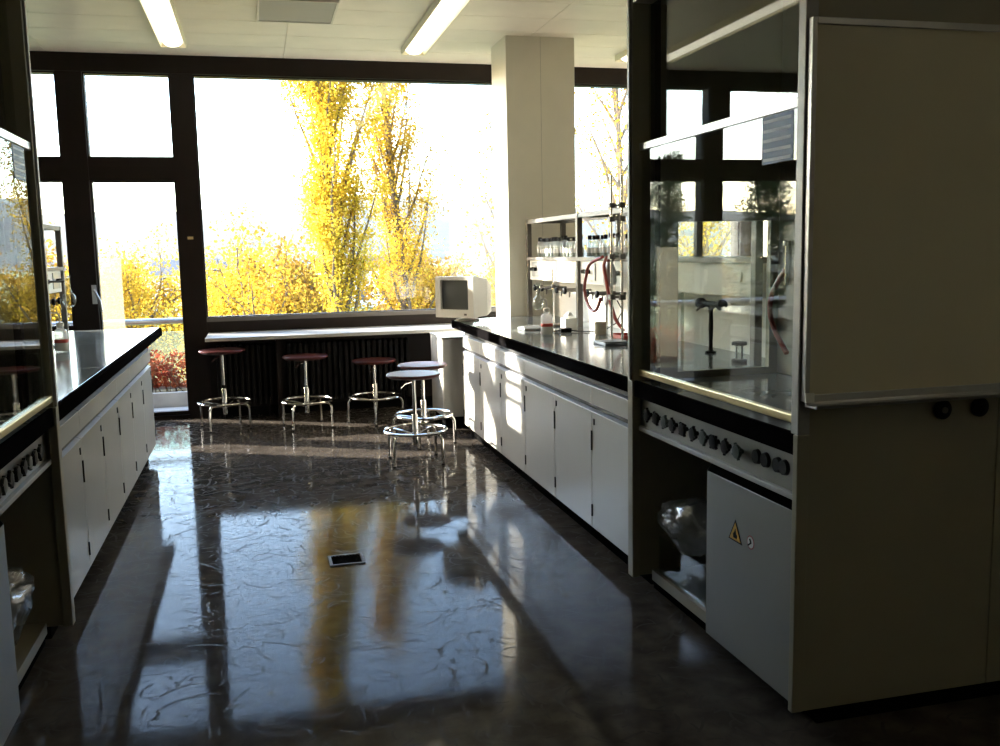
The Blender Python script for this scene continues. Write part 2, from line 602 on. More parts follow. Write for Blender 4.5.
# ------------------------------------------------------------------ ceiling lamps and vent
def lamp(x, label, y0=4.7, y1=8.60):
    r = thing('ceiling_lamp', label, 'ceiling lamp', (x, (y0 + y1) / 2, ZC - .001), 'fluorescent ceiling lamps')
    w = .105
    f = MB()
    f.prism([(x - w, y0, ZC - .001), (x - w, y0, ZC - .055), (x - w + .008, y0, ZC - .055), (x - w + .03, y0, ZC - .012), (x + w - .03, y0, ZC - .012), (x + w - .008, y0, ZC - .055), (x + w, y0, ZC - .055), (x + w, y0, ZC - .001)], (0, y1 - y0, 0))
    f.build('housing', LAMPW, r)
    n_ = 12
    prof = [(x + .078 * math.cos(math.pi * q / n_), y0 + .03, ZC - .0125 - .05 * math.sin(math.pi * q / n_)) for q in range(n_ + 1)]
    MB().prism(prof, (0, y1 - y0 - .085, 0)).build('diffuser', TUBE, r, smooth=True)
    for yy in (y0, y1 - .012):
        B(x - w + .009, x + w - .009, yy, yy + .011, ZC - .055, ZC - .013).build('end_cap', LAMPW, r)
    for xx in (-.032, .032):
        B(x + xx - .014, x + xx + .014, y1 - .05, y1 - .0125, ZC - .05, ZC - .014).build('socket', CREAM, r)
    return r


lamp(-.585, 'lit fluorescent ceiling lamp in line with the terrace door post')
lamp(1.44, 'lit fluorescent ceiling lamp above the bench edge by the column')
lamp(3.46, 'lit fluorescent ceiling lamp beyond the column')
lamp(3.46, 'lit fluorescent ceiling lamp facing the whiteboard', -2.4, .9)
v = thing('ceiling_vent', 'grey rectangular vent plate set in the ceiling between two lamps', 'vent', (.38, 7.4, ZC - .001))
B(.11, .65, 7.08, 7.71, ZC - .014, ZC - .001).build('plate', mat('vent_grey', (.40, .38, .35), .5), v)
f = MB().box(.095, .11, 7.065, 7.725, ZC - .02, ZC - .001).box(.65, .665, 7.065, 7.725, ZC - .02, ZC - .001)
f.box(.11, .65, 7.065, 7.08, ZC - .02, ZC - .001).box(.11, .65, 7.71, 7.725, ZC - .02, ZC - .001)
f.build('frame', WALLP, v)

# ------------------------------------------------------------------ floor drain
dr = thing('floor_drain', 'square metal drain grate set in the dark floor', 'drain', (.356, 4.56, 0))
f = MB()
a, b, c0, d0 = .27, .44, 4.485, 4.645
f.box(a, b, c0, c0 + .014, 0.0005, .006).box(a, b, d0 - .014, d0, 0.0005, .006).box(a, a + .014, c0 + .014, d0 - .014, 0.0005, .006).box(b - .014, b, c0 + .014, d0 - .014, 0.0005, .006)
f.build('frame', mat('drain_frame', (.16, .155, .15), .5, spec=.1), dr)
B(a + .014, b - .014, c0 + .014, d0 - .014, .0005, .0012).build('well', KICK, dr)
for j in range(8):
    x = a + .024 + j * .0165
    B(x, x + .007, c0 + .014, d0 - .014, .0012, .005).build('bar', KICK, dr)


# ------------------------------------------------------------------ lab benches
ZT = .936


def bench(sg, xe, xd, xs, xfar, y0, ydoor, yend, joints, who, names):
    """sg=+1: bench whose doors look towards -x; xe worktop edge, xd door face, xs spine front"""
    X = lambda q: q
    w = thing('worktop', 'grey stoneware worktop with black edge on the bench ' + who, 'worktop', ((xe + xfar) / 2, (y0 + yend) / 2, .87))
    js = [y0] + joints + [yend]
    for i in range(len(js) - 1):
        a, b = js[i] + (.003 if i else 0), js[i + 1] - (.003 if i < len(js) - 2 else 0)
        B(xe + sg * .022, xfar, a, b, .908, ZT).build('slab', STONE, w, bevel=.002)
    B(xe + sg * .03, xfar, y0, yend - .01, .875, .907).build('underlay', STONED, w)
    MB().prism([(xe, y0, .875), (xe, y0, .930), (xe + sg * .006, y0, .936), (xe + sg * .0215, y0, .936), (xe + sg * .0215, y0, .875)], (0, yend - y0, 0)).build('front_edge', EDGE, w)
    if sg < 0:
        B(xe + sg * .022, xfar, yend + .0005, yend + .012, .875, ZT - .0005).build('end_edge', EDGE, w)
    else:
        MB().prism([(xe, yend + .0005, .875), (2.0, 7.9, .875), (xfar, 7.9, .875), (xfar, 7.91, .875), (1.99, 7.912, .875), (xe, yend + .012, .875)], (0, 0, .0605)).build('end_edge', EDGE, w)
        MB().prism([(xe + .022, yend + .0005, .908), (xfar, yend + .0005, .908), (xfar, 7.8998, .908), (2.0, 7.8998, .908), (xe + .022, yend + .01, .908)], (0, 0, .028)).build('slab', STONE, w)
    n = len(names)
    for i in range(n):
        a = y0 + (ydoor - y0) * i / n
        b = y0 + (ydoor - y0) * (i + 1) / n
        r = thing('lab_cabinet', names[i], 'cabinet', ((xd + xfar) / 2, (a + b) / 2, 0), 'white bench cabinets ' + who)
        B(xd + sg * .022, xfar - sg * .05, a + .001, b - .001, .09, .872).build('carcass', CABD, r)
        B(xd + sg * .06, xfar - sg * .1, a + .001, b - .001, .0005, .089).build('plinth', KICK, r)
        m_ = (a + b) / 2
        for (p, q) in ((a, m_), (m_, b)):
            p += .003; q -= .003
            # door with sloping pull along its top edge
            d = B(xd, xd + sg * .02, p, q, .100, .698).build('door', CAB, r, bevel=.002)
            MB().prism([(xd, p, .6982), (xd + sg * .02, p, .6982), (xd + sg * .02, p, .707)], (0, q - p, 0)).build('finger_pull', LIP, d)
            B(xd - sg * .004, xd + sg * .0, q - .05, q - .034, .635, .665).build('lock', BLACK, d)
            B(xd - sg * .006, xd + sg * .0, q - .012, q - .003, .50, .60).build('hinge', BLACK, d)
            B(xd - sg * .006, xd + sg * .0, q - .012, q - .003, .16, .22).build('hinge', BLACK, d)
            d = B(xd, xd + sg * .02, p, q, .735, .826).build('drawer', CAB, r, bevel=.002)
            MB().prism([(xd, p, .8262), (xd + sg * .02, p, .8262), (xd + sg * .02, p, .834)], (0, q - p, 0)).build('finger_pull', LIP, d)
    return w


WHO_R = 'beside the column'
WHO_L = 'by the terrace door'
bench(1, 1.55, 1.585, 2.25, 3.05, 3.795, 7.48, 7.72, [5.13, 6.5], WHO_R,
      ['white lab cabinet with two doors, next to the hood with the whiteboard', 'white lab cabinet with two doors, middle one of the bench beside the column',
       'sunlit white lab cabinet with two doors at the monitor end of the bench'])
bench(-1, -.78, -.81, -1.47, -2.25, 3.942, 7.46, 8.15, [5.30, 6.80], WHO_L,
      ['white lab cabinet under the bench by the terrace door, next to the hood', 'white lab cabinet, middle one under the bench by the terrace door',
       'white lab cabinet at the window end of the bench by the terrace door'])
# the worktop's overhang rests on a leg frame
t = thing('bench_leg', 'dark metal leg frame under the overhanging worktop end', 'leg', (-1.8, 8.05, 0))
B(-2.2, -2.15, 8.02, 8.07, .0005, .872).build('leg', ALUD, t)
B(-1.50, -1.45, 8.02, 8.07, .0005, .872).build('leg', ALUD, t)
B(-2.15, -1.50, 8.03, 8.06, .80, .872).build('rail', ALUD, t)


def shelf_unit(sg, xs, y0, y1, who, lab, last, taps=True, tapset=(.20, .40, .80, 1.0)):
    """reagent shelf over the bench; xs is the front plane, depth runs away from the aisle"""
    r = thing('reagent_shelf', lab, 'shelf', (xs + sg * .18, (y0 + y1) / 2, ZT), 'reagent shelves ' + who)
    xb = xs + sg * .35
    pw = .045
    ends = [y1 - pw] + ([y0] if last else [])
    for yy in ends:
        for xx in (xs, xb - sg * .04):
            B(xx, xx + sg * .04, yy, yy + pw, ZT + .0005, 1.762).build('post', ALUD, r, bevel=.003)
        B(xs + sg * .04, xb - sg * .04, yy + .005, yy + pw - .005, 1.73, 1.76).build('cross_rail', ALUD, r)
    for xx in (xs + sg * .004, xb - sg * .036):
        B(xx, xx + sg * .032, y0 + (pw if last else 0), y1 - pw, 1.728, 1.760).build('top_rail', ALUD, r)
    B(xs, xb, y0 + (pw if last else 0), y1 - pw, 1.420, 1.447).build('shelf_board', ALUD, r)
    sp = B(xs + sg * .02, xb - sg * .02, y0 + (pw if last else 0), y1 - pw, 1.255, 1.4195).build('service_duct', WHITEP, r, bevel=.004)
    # control plate with four black knobs, a socket plate at the other end
    yc = y1 - .20
    B(xs + sg * .012, xs + sg * .0198, yc - .17, yc + .07, 1.285, 1.405).build('control_plate', ALU, r)
    for j, q in enumerate((.04, .005, -.03, -.065)):
        MB().lathe([(.016, 0), (.016, .012), (.012, .02)], (0, 0, 0), 12, 'x')
        kn = MB().cyl((xs + sg * .012, yc + q, 1.345), (xs - sg * .012, yc + q, 1.345), .016, .013, 12)
        kn.build('knob', BLACK, r, smooth=True)
    B(xs + sg * .013, xs + sg * .0198, y0 + .16, y0 + .24, 1.33, 1.375).build('socket_plate', WHITEP, r, bevel=.002)
    B(xb - sg * .12, xb - sg * .10, y0 + (pw if last else 0), y1 - pw, ZT + .0005, 1.2545).build('back_panel', WHITEP, r)
    if taps:
        for yt in [y1 - q for q in tapset]:
            xt = xb - sg * .12
            g = MB().cyl((xt, yt, 1.19), (xs + sg * .03, yt, 1.19), .011, n=10)
            g.cyl((xs + sg * .06, yt, 1.19), (xs + sg * .055, yt, 1.14), .008, .005, 10)
            tp = g.build('gas_tap', ALUD, r, smooth=True)
            MB().lathe([(.008, 0), (.024, .004), (.026, .014), (.024, .022), (.008, .026)], (xs + sg * .03 - (.026 if sg > 0 else 0), yt, 1.19), 12, 'x').build('tap_wheel', BLACK, tp, smooth=True)
    return r


SR = [3.99, 5.28, 6.57, 7.88]
shelf_unit(1, 2.25, SR[2], SR[3], WHO_R, 'reagent shelf with bottles standing in front of the column', False)
shelf_unit(1, 2.25, SR[1], SR[2], WHO_R, 'reagent shelf with bottles next to the red hoses', False, tapset=(.20, .40))
shelf_unit(1, 2.25, SR[0], SR[1], WHO_R, 'empty reagent shelf seen through the side glass of the hood', True, taps=False)
SLT = [4.22, 5.51, 6.80, 8.08]
shelf_unit(-1, -1.47, SLT[2], SLT[3], WHO_L, 'reagent shelf at the window end of the bench by the terrace door', False)
shelf_unit(-1, -1.47, SLT[1], SLT[2], WHO_L, 'reagent shelf at the middle of the bench by the terrace door', False)
shelf_unit(-1, -1.47, SLT[0], SLT[1], WHO_L, 'reagent shelf next to the hood on the bench by the terrace door', True)


# ------------------------------------------------------------------ reagent bottles
def make_bottle():
    r = thing('reagent_bottle', 'x', 'bottle')
    MB().lathe([(.021, 0), (.024, .004), (.024, .085), (.019, .105), (.011, .118), (.010, .128)], n=14).build('body', LGLASS, r, smooth=True)
    MB().lathe([(.0243, .030), (.0246, .031), (.0246, .066), (.0243, .067)], n=14).build('label', PAPER, r, smooth=True)
    MB().lathe([(.0200, .003), (.0205, .004), (.0205, .050), (.0200, .051)], n=12).build('contents', mat('clear_reagent', (.30, .33, .30), .2), r, smooth=True)
    MB().lathe([(.015, .124), (.0155, .126), (.0155, .152), (.013, .155)], n=12).build('cap', BLACK, r, smooth=True)
    return r


proto = make_bottle()
first = True


def place_bottles(spots, lab, grp):
    global first
    for (x, y_, s) in spots:
        o = proto if first else copy_tree(proto)
        first = False
        o.location = (x, y_, 1.4475)
        o.scale = (s, s, s)
        o.rotation_euler.z = random.uniform(0, 6)
        o['label'] = lab
        o['group'] = grp


def rowspots(x, y0, y1, n):
    return [(x + random.uniform(-.008, .008), y0 + (y1 - y0) * (i + .5) / n + random.uniform(-.006, .006), random.uniform(.95, 1.06)) for i in range(n)]


place_bottles(rowspots(2.33, 6.64, 7.76, 16), 'small clear bottle with black cap on the shelf in front of the column', 'bottles on the shelf in front of the column')
place_bottles(rowspots(2.33, 5.34, 6.50, 15), 'small clear bottle with black cap on the shelf above the red hoses', 'bottles on the shelf above the red hoses')
place_bottles(rowspots(-1.55, 6.86, 7.55, 3), 'small clear bottle with black cap on the shelf by the terrace door', 'bottles on the shelf by the terrace door')


# ------------------------------------------------------------------ fume hoods
def hood(sg, x0, y0, y1, who, lab, ds=.048, du=.085, pd_=.032):
    """front plane x0, doors face the aisle; sg=+1 hood body runs to +x"""
    xb = x0 + sg * 1.50
    xm = x0 + sg * .74
    r = thing('fume_hood', lab, 'fume hood', ((x0 + xb) / 2, (y0 + y1) / 2, 0))
    ZH = 2.56
    P = lambda d: x0 + sg * d
    # end panels
    B(P(.012), P(.71), y0, y0 + .03, .066, ZH).build('side_panel', PANELB, r, bevel=.002)
    B(P(.714), xb, y0, y0 + .03, .066, ZH).build('side_panel', PANELB, r, bevel=.002)
    # far end panel with a glazed opening between bench and spine
    f = MB()
    a, b = y1 - .03, y1
    f.box(P(.012), P(.22), a, b, .066, ZH)
    f.box(P(.66), P(.74), a, b, .085, ZH)
    f.box(P(.22), P(.66), a, b, .085, .965)
    f.box(P(.22), P(.66), a, b, 1.61, ZH)
    f.build('side_panel', PANELB, r)
    B(P(.22), P(.66), a + .01, a + .016, .965, 1.61).build('side_glass', HGLASS, r)
    B(P(.742), xb, a, b, .066, ZH).build('side_panel', PANELB, r)
    # front posts
    B(x0, P(.04), y0 - .003, y0 + .036, .94, ZH).build('front_post', POSTM, r, bevel=.003)
    B(x0, P(.04), y0 - .003, y0 + .022, .066, .9395).build('base_post', PANELB, r, bevel=.003)
    B(x0, P(pd_), y1 - .02, y1 + .003, .94, ZH).build('front_post', POSTM, r, bevel=.003)
    B(x0, P(.035), y1 - .05, y1 + .003, .066, .9395).build('base_post', PANELB, r, bevel=.003)
    B(P(.093), P(.12), y1 - .07, y1 - .031, .94, ZH).build('jamb', BROWN, r)
    B(P(.093), P(.12), y0 + .031, y0 + .055, .94, ZH).build('jamb', BROWN, r)
    # roof, head rail, inner walls
    B(P(.0), xb, y0 - .002, y1 + .002, ZH, ZH + .03).build('roof', PANELB, r)
    B(P(.005), P(.09), y0 + .076, y1 - .051, ZH - .07, ZH - .001).build('head_rail', ALU, r, bevel=.003)
    B(P(.70), P(.72), y0 + .03, y1 - .03, .94, ZH).build('back_wall', mat('hood_lining', (.36, .35, .32), .4), r)
    # upper fixed glass
    B(P(du), P(du + .006), y0 + .037, y1 - .031, 1.90, ZH - .07).build('upper_glass', HGLASS, r)
    # sliding sash
    s = B(P(ds), P(ds + .006), y0 + .037, y1 - .021, .985, 1.905).build('sash', HGLASS, r)
    B(P(ds - .006), P(ds + .014), y0 + .037, y1 - .021, 1.9051, 1.935).build('sash_rail', ALU, s, bevel=.002)
    B(P(ds - .010), P(ds + .018), y0 + .037, y1 - .021, .958, .9849).build('sash_handle', BRASS, s, bevel=.004)
    # hood worktop
    w = B(P(.022), P(.70), y0 + .031, y1 - .031, .905, .937).build('worktop', STONE, r)
    B(P(.010), P(.0215), y0 + .0225, y1 - .051, .872, .940).build('front_edge', EDGE, w)
    # control strip with valves and sockets
    st = B(P(.048), P(.08), y0 + .0305, y1 - .031, .741, .8715).build('control_strip', mat('strip_grey', (.21, .205, .185), .4, metal=.2), r)
    B(P(.030), P(.07), y0 + .0305, y1 - .031, .722, .7405).build('strip_lip', POSTM, r, bevel=.002)
    L_ = y1 - y0
    kp = [3.493, 3.407, 3.325, 3.252, 3.162, 3.076, 2.995, 2.916, 2.831, 2.749, 2.651, 2.597, 2.526, 2.487]
    for i, ky in enumerate(kp):
        yy = y0 + (ky * 1.038 - 2.455) + .012
        if i < 10:
            mm = GREENK if i in (2, 6, 9) else BLACK
            k_ = MB().cyl((P(.048), yy, .805), (P(.026), yy, .805), .009, n=8)
            k_.lathe([(.010, -.008), (.024, -.006), (.027, 0), (.024, .006), (.010, .008)], (P(.026), yy, .805), 14, 'x')
            for q in range(4):
                an = q * math.pi / 2 + i
                k_.cyl((P(.026), yy + .024 * math.cos(an), .805 + .024 * math.sin(an)), (P(.026), yy + .031 * math.cos(an), .805 + .031 * math.sin(an)), .006, n=6)
            k_.build('valve_knob', mm, r, smooth=True)
        else:
            MB().cyl((P(.048), yy, .808), (P(.036), yy, .808), .026, .023, 18).build('socket_cover', BLACK, r, smooth=True)
    # base cabinet: a closed door at the near half, an open compartment at the far half
    ym = y0 + .635
    yo = y1 - .031
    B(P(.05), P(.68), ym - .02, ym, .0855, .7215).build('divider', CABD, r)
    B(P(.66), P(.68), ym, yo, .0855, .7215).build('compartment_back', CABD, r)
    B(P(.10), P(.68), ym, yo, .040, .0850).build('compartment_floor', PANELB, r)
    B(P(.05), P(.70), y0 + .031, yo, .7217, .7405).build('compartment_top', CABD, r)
    B(P(.11), P(1.44), y0 + .03, y1 - .03, .0005, .0395).build('plinth', KICK, r)
    B(P(.06), P(1.44), y0 + .03, ym, .0396, .0850).build('plinth', KICK, r)
    d = B(P(.028), P(.049), y0 + .0305, ym, .070, .690).build('door', mat('hood_door_grey', (.21, .21, .19), .35), r, bevel=.002)
    MB().prism([(P(.028), y0 + .0305, .6902), (P(.049), y0 + .0305, .6902), (P(.049), y0 + .0305, .718)], (0, ym - y0 - .0305, 0)).build('finger_pull', KICK, d)
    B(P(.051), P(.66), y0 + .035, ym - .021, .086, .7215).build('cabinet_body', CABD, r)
    # glass tank standing in the open compartment
    if sg > 0:
        ta, tb_ = ym + .03, yo - .04
        g = MB().box(P(.115), P(.121), ta, tb_, .0905, .25).box(P(.50), P(.506), ta, tb_, .0905, .25)
        g.box(P(.121), P(.50), ta, ta + .006, .0905, .25).box(P(.121), P(.50), tb_ - .006, tb_, .0905, .25).box(P(.115), P(.506), ta, tb_, .0853, .0904)
        tag(g.build('glass_tray', LGLASS), 'clear glass tank on the floor of the open compartment of the hood ' + who, 'tank')
    return r


hood(1, 1.53, 2.455, 3.785, 'with the whiteboard', 'glass-fronted fume hood with a whiteboard on its side panel')
hood(-1, -.775, 2.51, 3.93, 'by the terrace bench', 'glass-fronted fume hood at the end of the bench by the terrace door', ds=.022, du=.060, pd_=.010)


# hazard stickers on the hood door
def pt(y_, z_, d=0.0):
    return (1.5578 - d, 2.872 + (y_ - 2.7965) * 1.03, z_ - .026)


hz = thing('hazard_sticker', 'yellow triangular flame warning sticker on the hood door', 'sticker', (1.5577, 2.872, .5))
MB().prism([pt(2.843, .512), pt(2.750, .512), pt(2.7965, .590)], (-.0008, 0, 0)).build('backing', BLACK, hz)
MB().prism([pt(2.834, .517, .0009), pt(2.759, .517, .0009), pt(2.7965, .580, .0009)], (-.0005, 0, 0)).build('field', YELLOW, hz)
MB().prism([pt(2.808, .524, .0015), pt(2.785, .524, .0015), pt(2.781, .536, .0015), pt(2.789, .541, .0015), pt(2.794, .560, .0015), pt(2.802, .545, .0015), pt(2.810, .538, .0015)], (-.0004, 0, 0)).build('flame', BLACK, hz)
rs = thing('round_sticker', 'small round white prohibition sticker on the hood door', 'sticker', (1.5577, 2.767, .5))
MB().cyl((1.5578, 2.767, .514), (1.5570, 2.767, .514), .024, n=24).build('rim', mat('sticker_red', (.28, .05, .06), .5), rs)
MB().cyl((1.5569, 2.767, .514), (1.5565, 2.767, .514), .0195, n=24).build('field', PAPER, rs)
MB().tube([(1.5563, 2.780, .502), (1.5563, 2.762, .514), (1.5563, 2.770, .526)], .003, 6).build('mark', BLACK, rs)


# printed sheets stuck on the sashes
def sheet(x, sg, y0, y1, z0, z1, lab):
    s = thing('printed_sheet', lab, 'notice', (x, (y0 + y1) / 2, z0))
    B(x, x - sg * .001, y0, y1, z0, z1).build('paper', BLUEP, s)
    n = 5
    h_ = (z1 - z0) / n
    for j in range(n):
        B(x - sg * .0011, x - sg * .0016, y0 + .012, y1 - .008, z0 + h_ * (j + .28), z0 + h_ * (j + .60)).build('text_band', mat('pale_blue_band', (.42, .52, .66), .5), s)


sheet(1.5775, 1, 2.585, 2.765, 1.755, 1.903, 'blue printed notice behind the sash glass of the hood with the whiteboard')
sheet(-.7965, -1, 3.63, 3.80, 1.785, 1.903, 'blue printed notice on the sash glass of the hood by the terrace bench')


# plastic bags hanging in the open compartments
def bag(cx, cy, cz, sx, sy, sz, seed, lab):
    from mathutils import noise
    bm = bmesh.new()
    bmesh.ops.create_icosphere(bm, subdivisions=4, radius=1)
    off = Vector((seed * 3.1, seed * 1.7, seed))
    for vtx in bm.verts:
        p = vtx.co.copy()
        q = Vector((p.x * .8, p.y * 1.2, p.z)) * 1.6 + off
        k_ = 1 + .22 * noise.noise(q) - .30 * abs(noise.noise(q * 1.9 + Vector((5, 0, 0)))) - .16 * abs(noise.noise(q * 3.3))
        # gathered mouth on one side
        k_ *= 1 - .35 * max(0, p.y * .6 + p.z * .6) ** 3
        vtx.co = Vector((p.x * sx * k_, p.y * sy * k_, p.z * sz * k_))
    me = bpy.data.meshes.new('plastic_bag')
    bm.to_mesh(me); bm.free()
    me.polygons.foreach_set('use_smooth', [True] * len(me.polygons))
    me.materials.append(BAGM)
    o = bpy.data.objects.new('plastic_bag', me)
    COL.objects.link(o)
    o.location = (cx, cy, cz)
    tag(o, lab, 'bag')
    return o


bag(1.69, 3.47, .375, .115, .265, .12, 3, 'crumpled clear plastic bag in the open compartment below the whiteboard hood')
bag(-.96, 3.58, .29, .11, .24, .16, 5, 'crumpled clear plastic bag in the open compartment of the terrace side hood')

# whiteboard on the end panel
YP = 2.455
wb = thing('whiteboard', 'large whiteboard with aluminium frame on the side panel of the hood', 'whiteboard', (2.2, YP - .01, 1.03))
B(1.552, 2.92, YP - .0195, YP - .0035, 1.063, 2.113).build('surface', WBOARD, wb)
f = MB().box(1.537, 1.552, YP - .027, YP - .0035, 1.043, 2.133).box(2.92, 2.935, YP - .027, YP - .0035, 1.043, 2.133)
f.box(1.552, 2.92, YP - .027, YP - .0035, 2.113, 2.133).box(1.552, 2.92, YP - .027, YP - .0035, 1.043, 1.063)
f.build('frame', ALU, wb, bevel=.002)
MB().prism([(1.537, YP + q, w_) for q, w_ in ((-.027, 1.043), (-.027, 1.030), (-.085, 1.030), (-.09, 1.040), (-.084, 1.040), (-.078, 1.036), (-.032, 1.036))], (1.398, 0, 0)).build('pen_tray', ALU, wb)
B(1.535, 1.563, YP - .035, YP - .028, 1.042, 1.070).build('corner_cap', WHITEP, wb)
for i, x in enumerate((2.028, 2.164)):
    s = thing('round_socket', 'round black socket below the whiteboard, ' + ('the one with a light centre' if i == 0 else 'the plain one'), 'socket', (x, YP - .01, .988))
    MB().lathe([(.028, 0), (.030, -.004), (.030, -.012), (.023, -.016)], (x, YP - .0005, .988), 22, 'y').build('cover', BLACK, s, smooth=True)
    MB().lathe([(.010, 0), (.010, -.004)], (x, YP - .017, .988), 12, 'y').build('centre', ALUD if i == 0 else BLACK, s, smooth=True)

# red hose and tap in the hood, seen through the sash
tp = thing('hood_tap', 'chrome tap with a red hose on the back wall inside the hood', 'tap', (2.19, 3.46, 1.1))
g = MB().cyl((2.199, 3.46, 1.40), (2.10, 3.46, 1.40), .012, n=12).cyl((2.10, 3.46, 1.34), (2.10, 3.46, 1.50), .014, n=12).cyl((2.10, 3.46, 1.50), (2.10, 3.46, 1.52), .024, n=12)
g.build('valve', CHROME, tp, smooth=True)
hp = []
for q in range(17):
    t_ = q / 16
    an = math.pi * t_
    hp.append((2.10, 3.46 + .14 * math.sin(an), 1.42 - .36 * t_))
MB().tube(hp, .011, 8).build('hose', RED, tp, smooth=True)


# ------------------------------------------------------------------ stools
def make_stool():
    r = thing('lab_stool', 'x', 'stool')
    MB().lathe([(.0, -.028), (.12, -.026), (.175, -.018), (.194, -.004), (.196, .004), (.190, .011), (.15, .010), (0.0, .006)], n=36).build('seat', SEATM, r, smooth=True)
    MB().cyl((0, 0, -.30), (0, 0, -.029), .014, n=14).build('spindle', CHROME, r, smooth=True)
    lv = MB().tube([(0, 0, -.045), (-.07, -.03, -.06), (-.10, -.045, -.085)], .006, 8)
    lv.build('lever', CHROME, r, smooth=True)
    b = MB().lathe([(.010, .12), (.022, .125), (.022, .345), (.018, .352)], n=16)
    b.build('column_tube', CHROME, r, smooth=True)
    MB().ring((0, 0, .235), .225, .0105, 48, 8).build('foot_ring', CHROME, r, smooth=True)
    for q in range(4):
        an = math.radians(43 + 90 * q)
        e = Vector((math.cos(an), math.sin(an), 0))
        pts = [e * .02 + Vector((0, 0, .195)), e * .10 + Vector((0, 0, .212)), e * .19 + Vector((0, 0, .222))]
        for a_ in (20, 40, 60, 80):
            pts.append(e * (.19 + .052 * math.sin(math.radians(a_))) + Vector((0, 0, .17 + .052 * math.cos(math.radians(a_)))))
        pts.append(e * .244 + Vector((0, 0, .012)))
        MB().tube(pts, .0105, 8).build('leg', CHROME, r, smooth=True)
        MB().cyl(e * .244 + Vector((0, 0, .0003)), e * .244 + Vector((0, 0, .014)), .014, n=10).build('foot_cap', BLACK, r, smooth=True)
    return r


stool0 = make_stool()
ST = [(1.045, 6.65, .635, 0, 'chrome lab stool with round red-brown seat, standing out in the sun by the bench'),
      (1.215, 7.27, .625, .5, 'chrome lab stool with round red-brown seat, partly hidden behind the sunlit stool'),
      (-.335, 8.56, .685, .3, 'tall chrome lab stool under the window shelf beside the terrace door'),
      (.366, 8.37, .62, .25, 'chrome lab stool in the middle of the row under the window shelf'),
      (.968, 8.38, .555, .7, 'low chrome lab stool under the window shelf, last in its row towards the white cabinet')]
for i, (x, y_, hs, rz, lab) in enumerate(ST):
    o = stool0 if i == 0 else copy_tree(stool0)
    o.location = (x, y_, 0)
    o.rotation_euler.z = rz
    o['label'] = lab
    o['group'] = 'round lab stools'
    for ch in [q for q in bpy.data.objects if q.parent == o]:
        if ch.name.split('.')[0] in ('seat', 'spindle', 'lever'):
            ch.location.z = hs

# ------------------------------------------------------------------ things by the bench end
cb = thing('white_cabinet', 'low white cabinet standing between bench end and window shelf', 'cabinet', (1.77, 8.06, 0))
B(1.478, 2.05, 7.82, 8.34, .10, .775).build('body', CAB, cb, bevel=.006)
B(1.484, 2.044, 7.80, 7.819, .105, .77).build('door', CAB, cb, bevel=.003)
B(1.50, 2.03, 7.84, 8.32, .0005, .0995).build('plinth', KICK, cb)
B(1.472, 2.056, 7.795, 8.345, .7755, .79).build('top', CAB, cb, bevel=.003)

# CRT monitor on the worktop end
mo = thing('crt_monitor', 'old white CRT monitor on the far end of the worktop', 'monitor', (1.66, 7.60, ZT + .001))
ANG = math.radians(-50)
PC = (1.64, 7.60)
cx, cy = PC


def tb(m_):
    return m_.rot(ANG, PC)


W2 = .195
tb(MB().lathe([(.10, .9365), (.105, .942), (.09, .952), (.05, .958), (.045, .972)], (cx, cy + .03, 0), 24)).build('pedestal', WHITEP, mo, smooth=True)
z0, z1 = .972, 1.305
f = MB()
sx0, sx1, sz0, sz1 = cx - .142, cx + .142, z0 + .065, z1 - .03
f.box(cx - W2, sx0, cy - .14, cy - .08, z0, z1).box(sx1, cx + W2, cy - .14, cy - .08, z0, z1)
f.box(sx0, sx1, cy - .14, cy - .08, z0, sz0).box(sx0, sx1, cy - .14, cy - .08, sz1, z1)
tb(f).build('bezel', WHITEP, mo)
bk = MB()
A = [(cx - W2 + .005, cy - .079, z0 + .004), (cx + W2 - .005, cy - .079, z0 + .004), (cx + W2 - .005, cy - .079, z1 - .004), (cx - W2 + .005, cy - .079, z1 - .004)]
B2 = [(cx - .17, cy + .08, z0 + .006), (cx + .17, cy + .08, z0 + .006), (cx + .17, cy + .08, z1 - .02), (cx - .17, cy + .08, z1 - .02)]
C2 = [(cx - .11, cy + .22, z0 + .03), (cx + .11, cy + .22, z0 + .03), (cx + .11, cy + .22, z1 - .08), (cx - .11, cy + .22, z1 - .08)]
fs = [(3, 2, 1, 0), (8, 9, 10, 11)]
for s in (0, 4):
    for q in range(4):
        fs.append((s + q, s + (q + 1) % 4, s + 4 + (q + 1) % 4, s + 4 + q))
bk.add(A + B2 + C2, fs)
tb(bk).build('housing', WHITEP, mo, bevel=.008)
sc = MB()
nx, nz = 10, 8
pts, fq = [], []
for j in range(nz + 1):
    for i in range(nx + 1):
        u, w_ = i / nx * 2 - 1, j / nz * 2 - 1
        pts.append((cx + u * .142, cy - .125 - .014 * (1 - .5 * (u * u + w_ * w_)) + .014, (sz0 + sz1) / 2 + w_ * (sz1 - sz0) / 2))
for j in range(nz):
    for i in range(nx):
        q = j * (nx + 1) + i
        fq.append((q, q + 1, q + nx + 2, q + nx + 1))
sc.add(pts, fq)
tb(sc).build('screen', SCREEN, mo, smooth=True)
tb(B(cx + .10, cx + .125, cy - .1425, cy - .1402, z0 + .02, z0 + .035)).build('power_button', ALUD, mo)


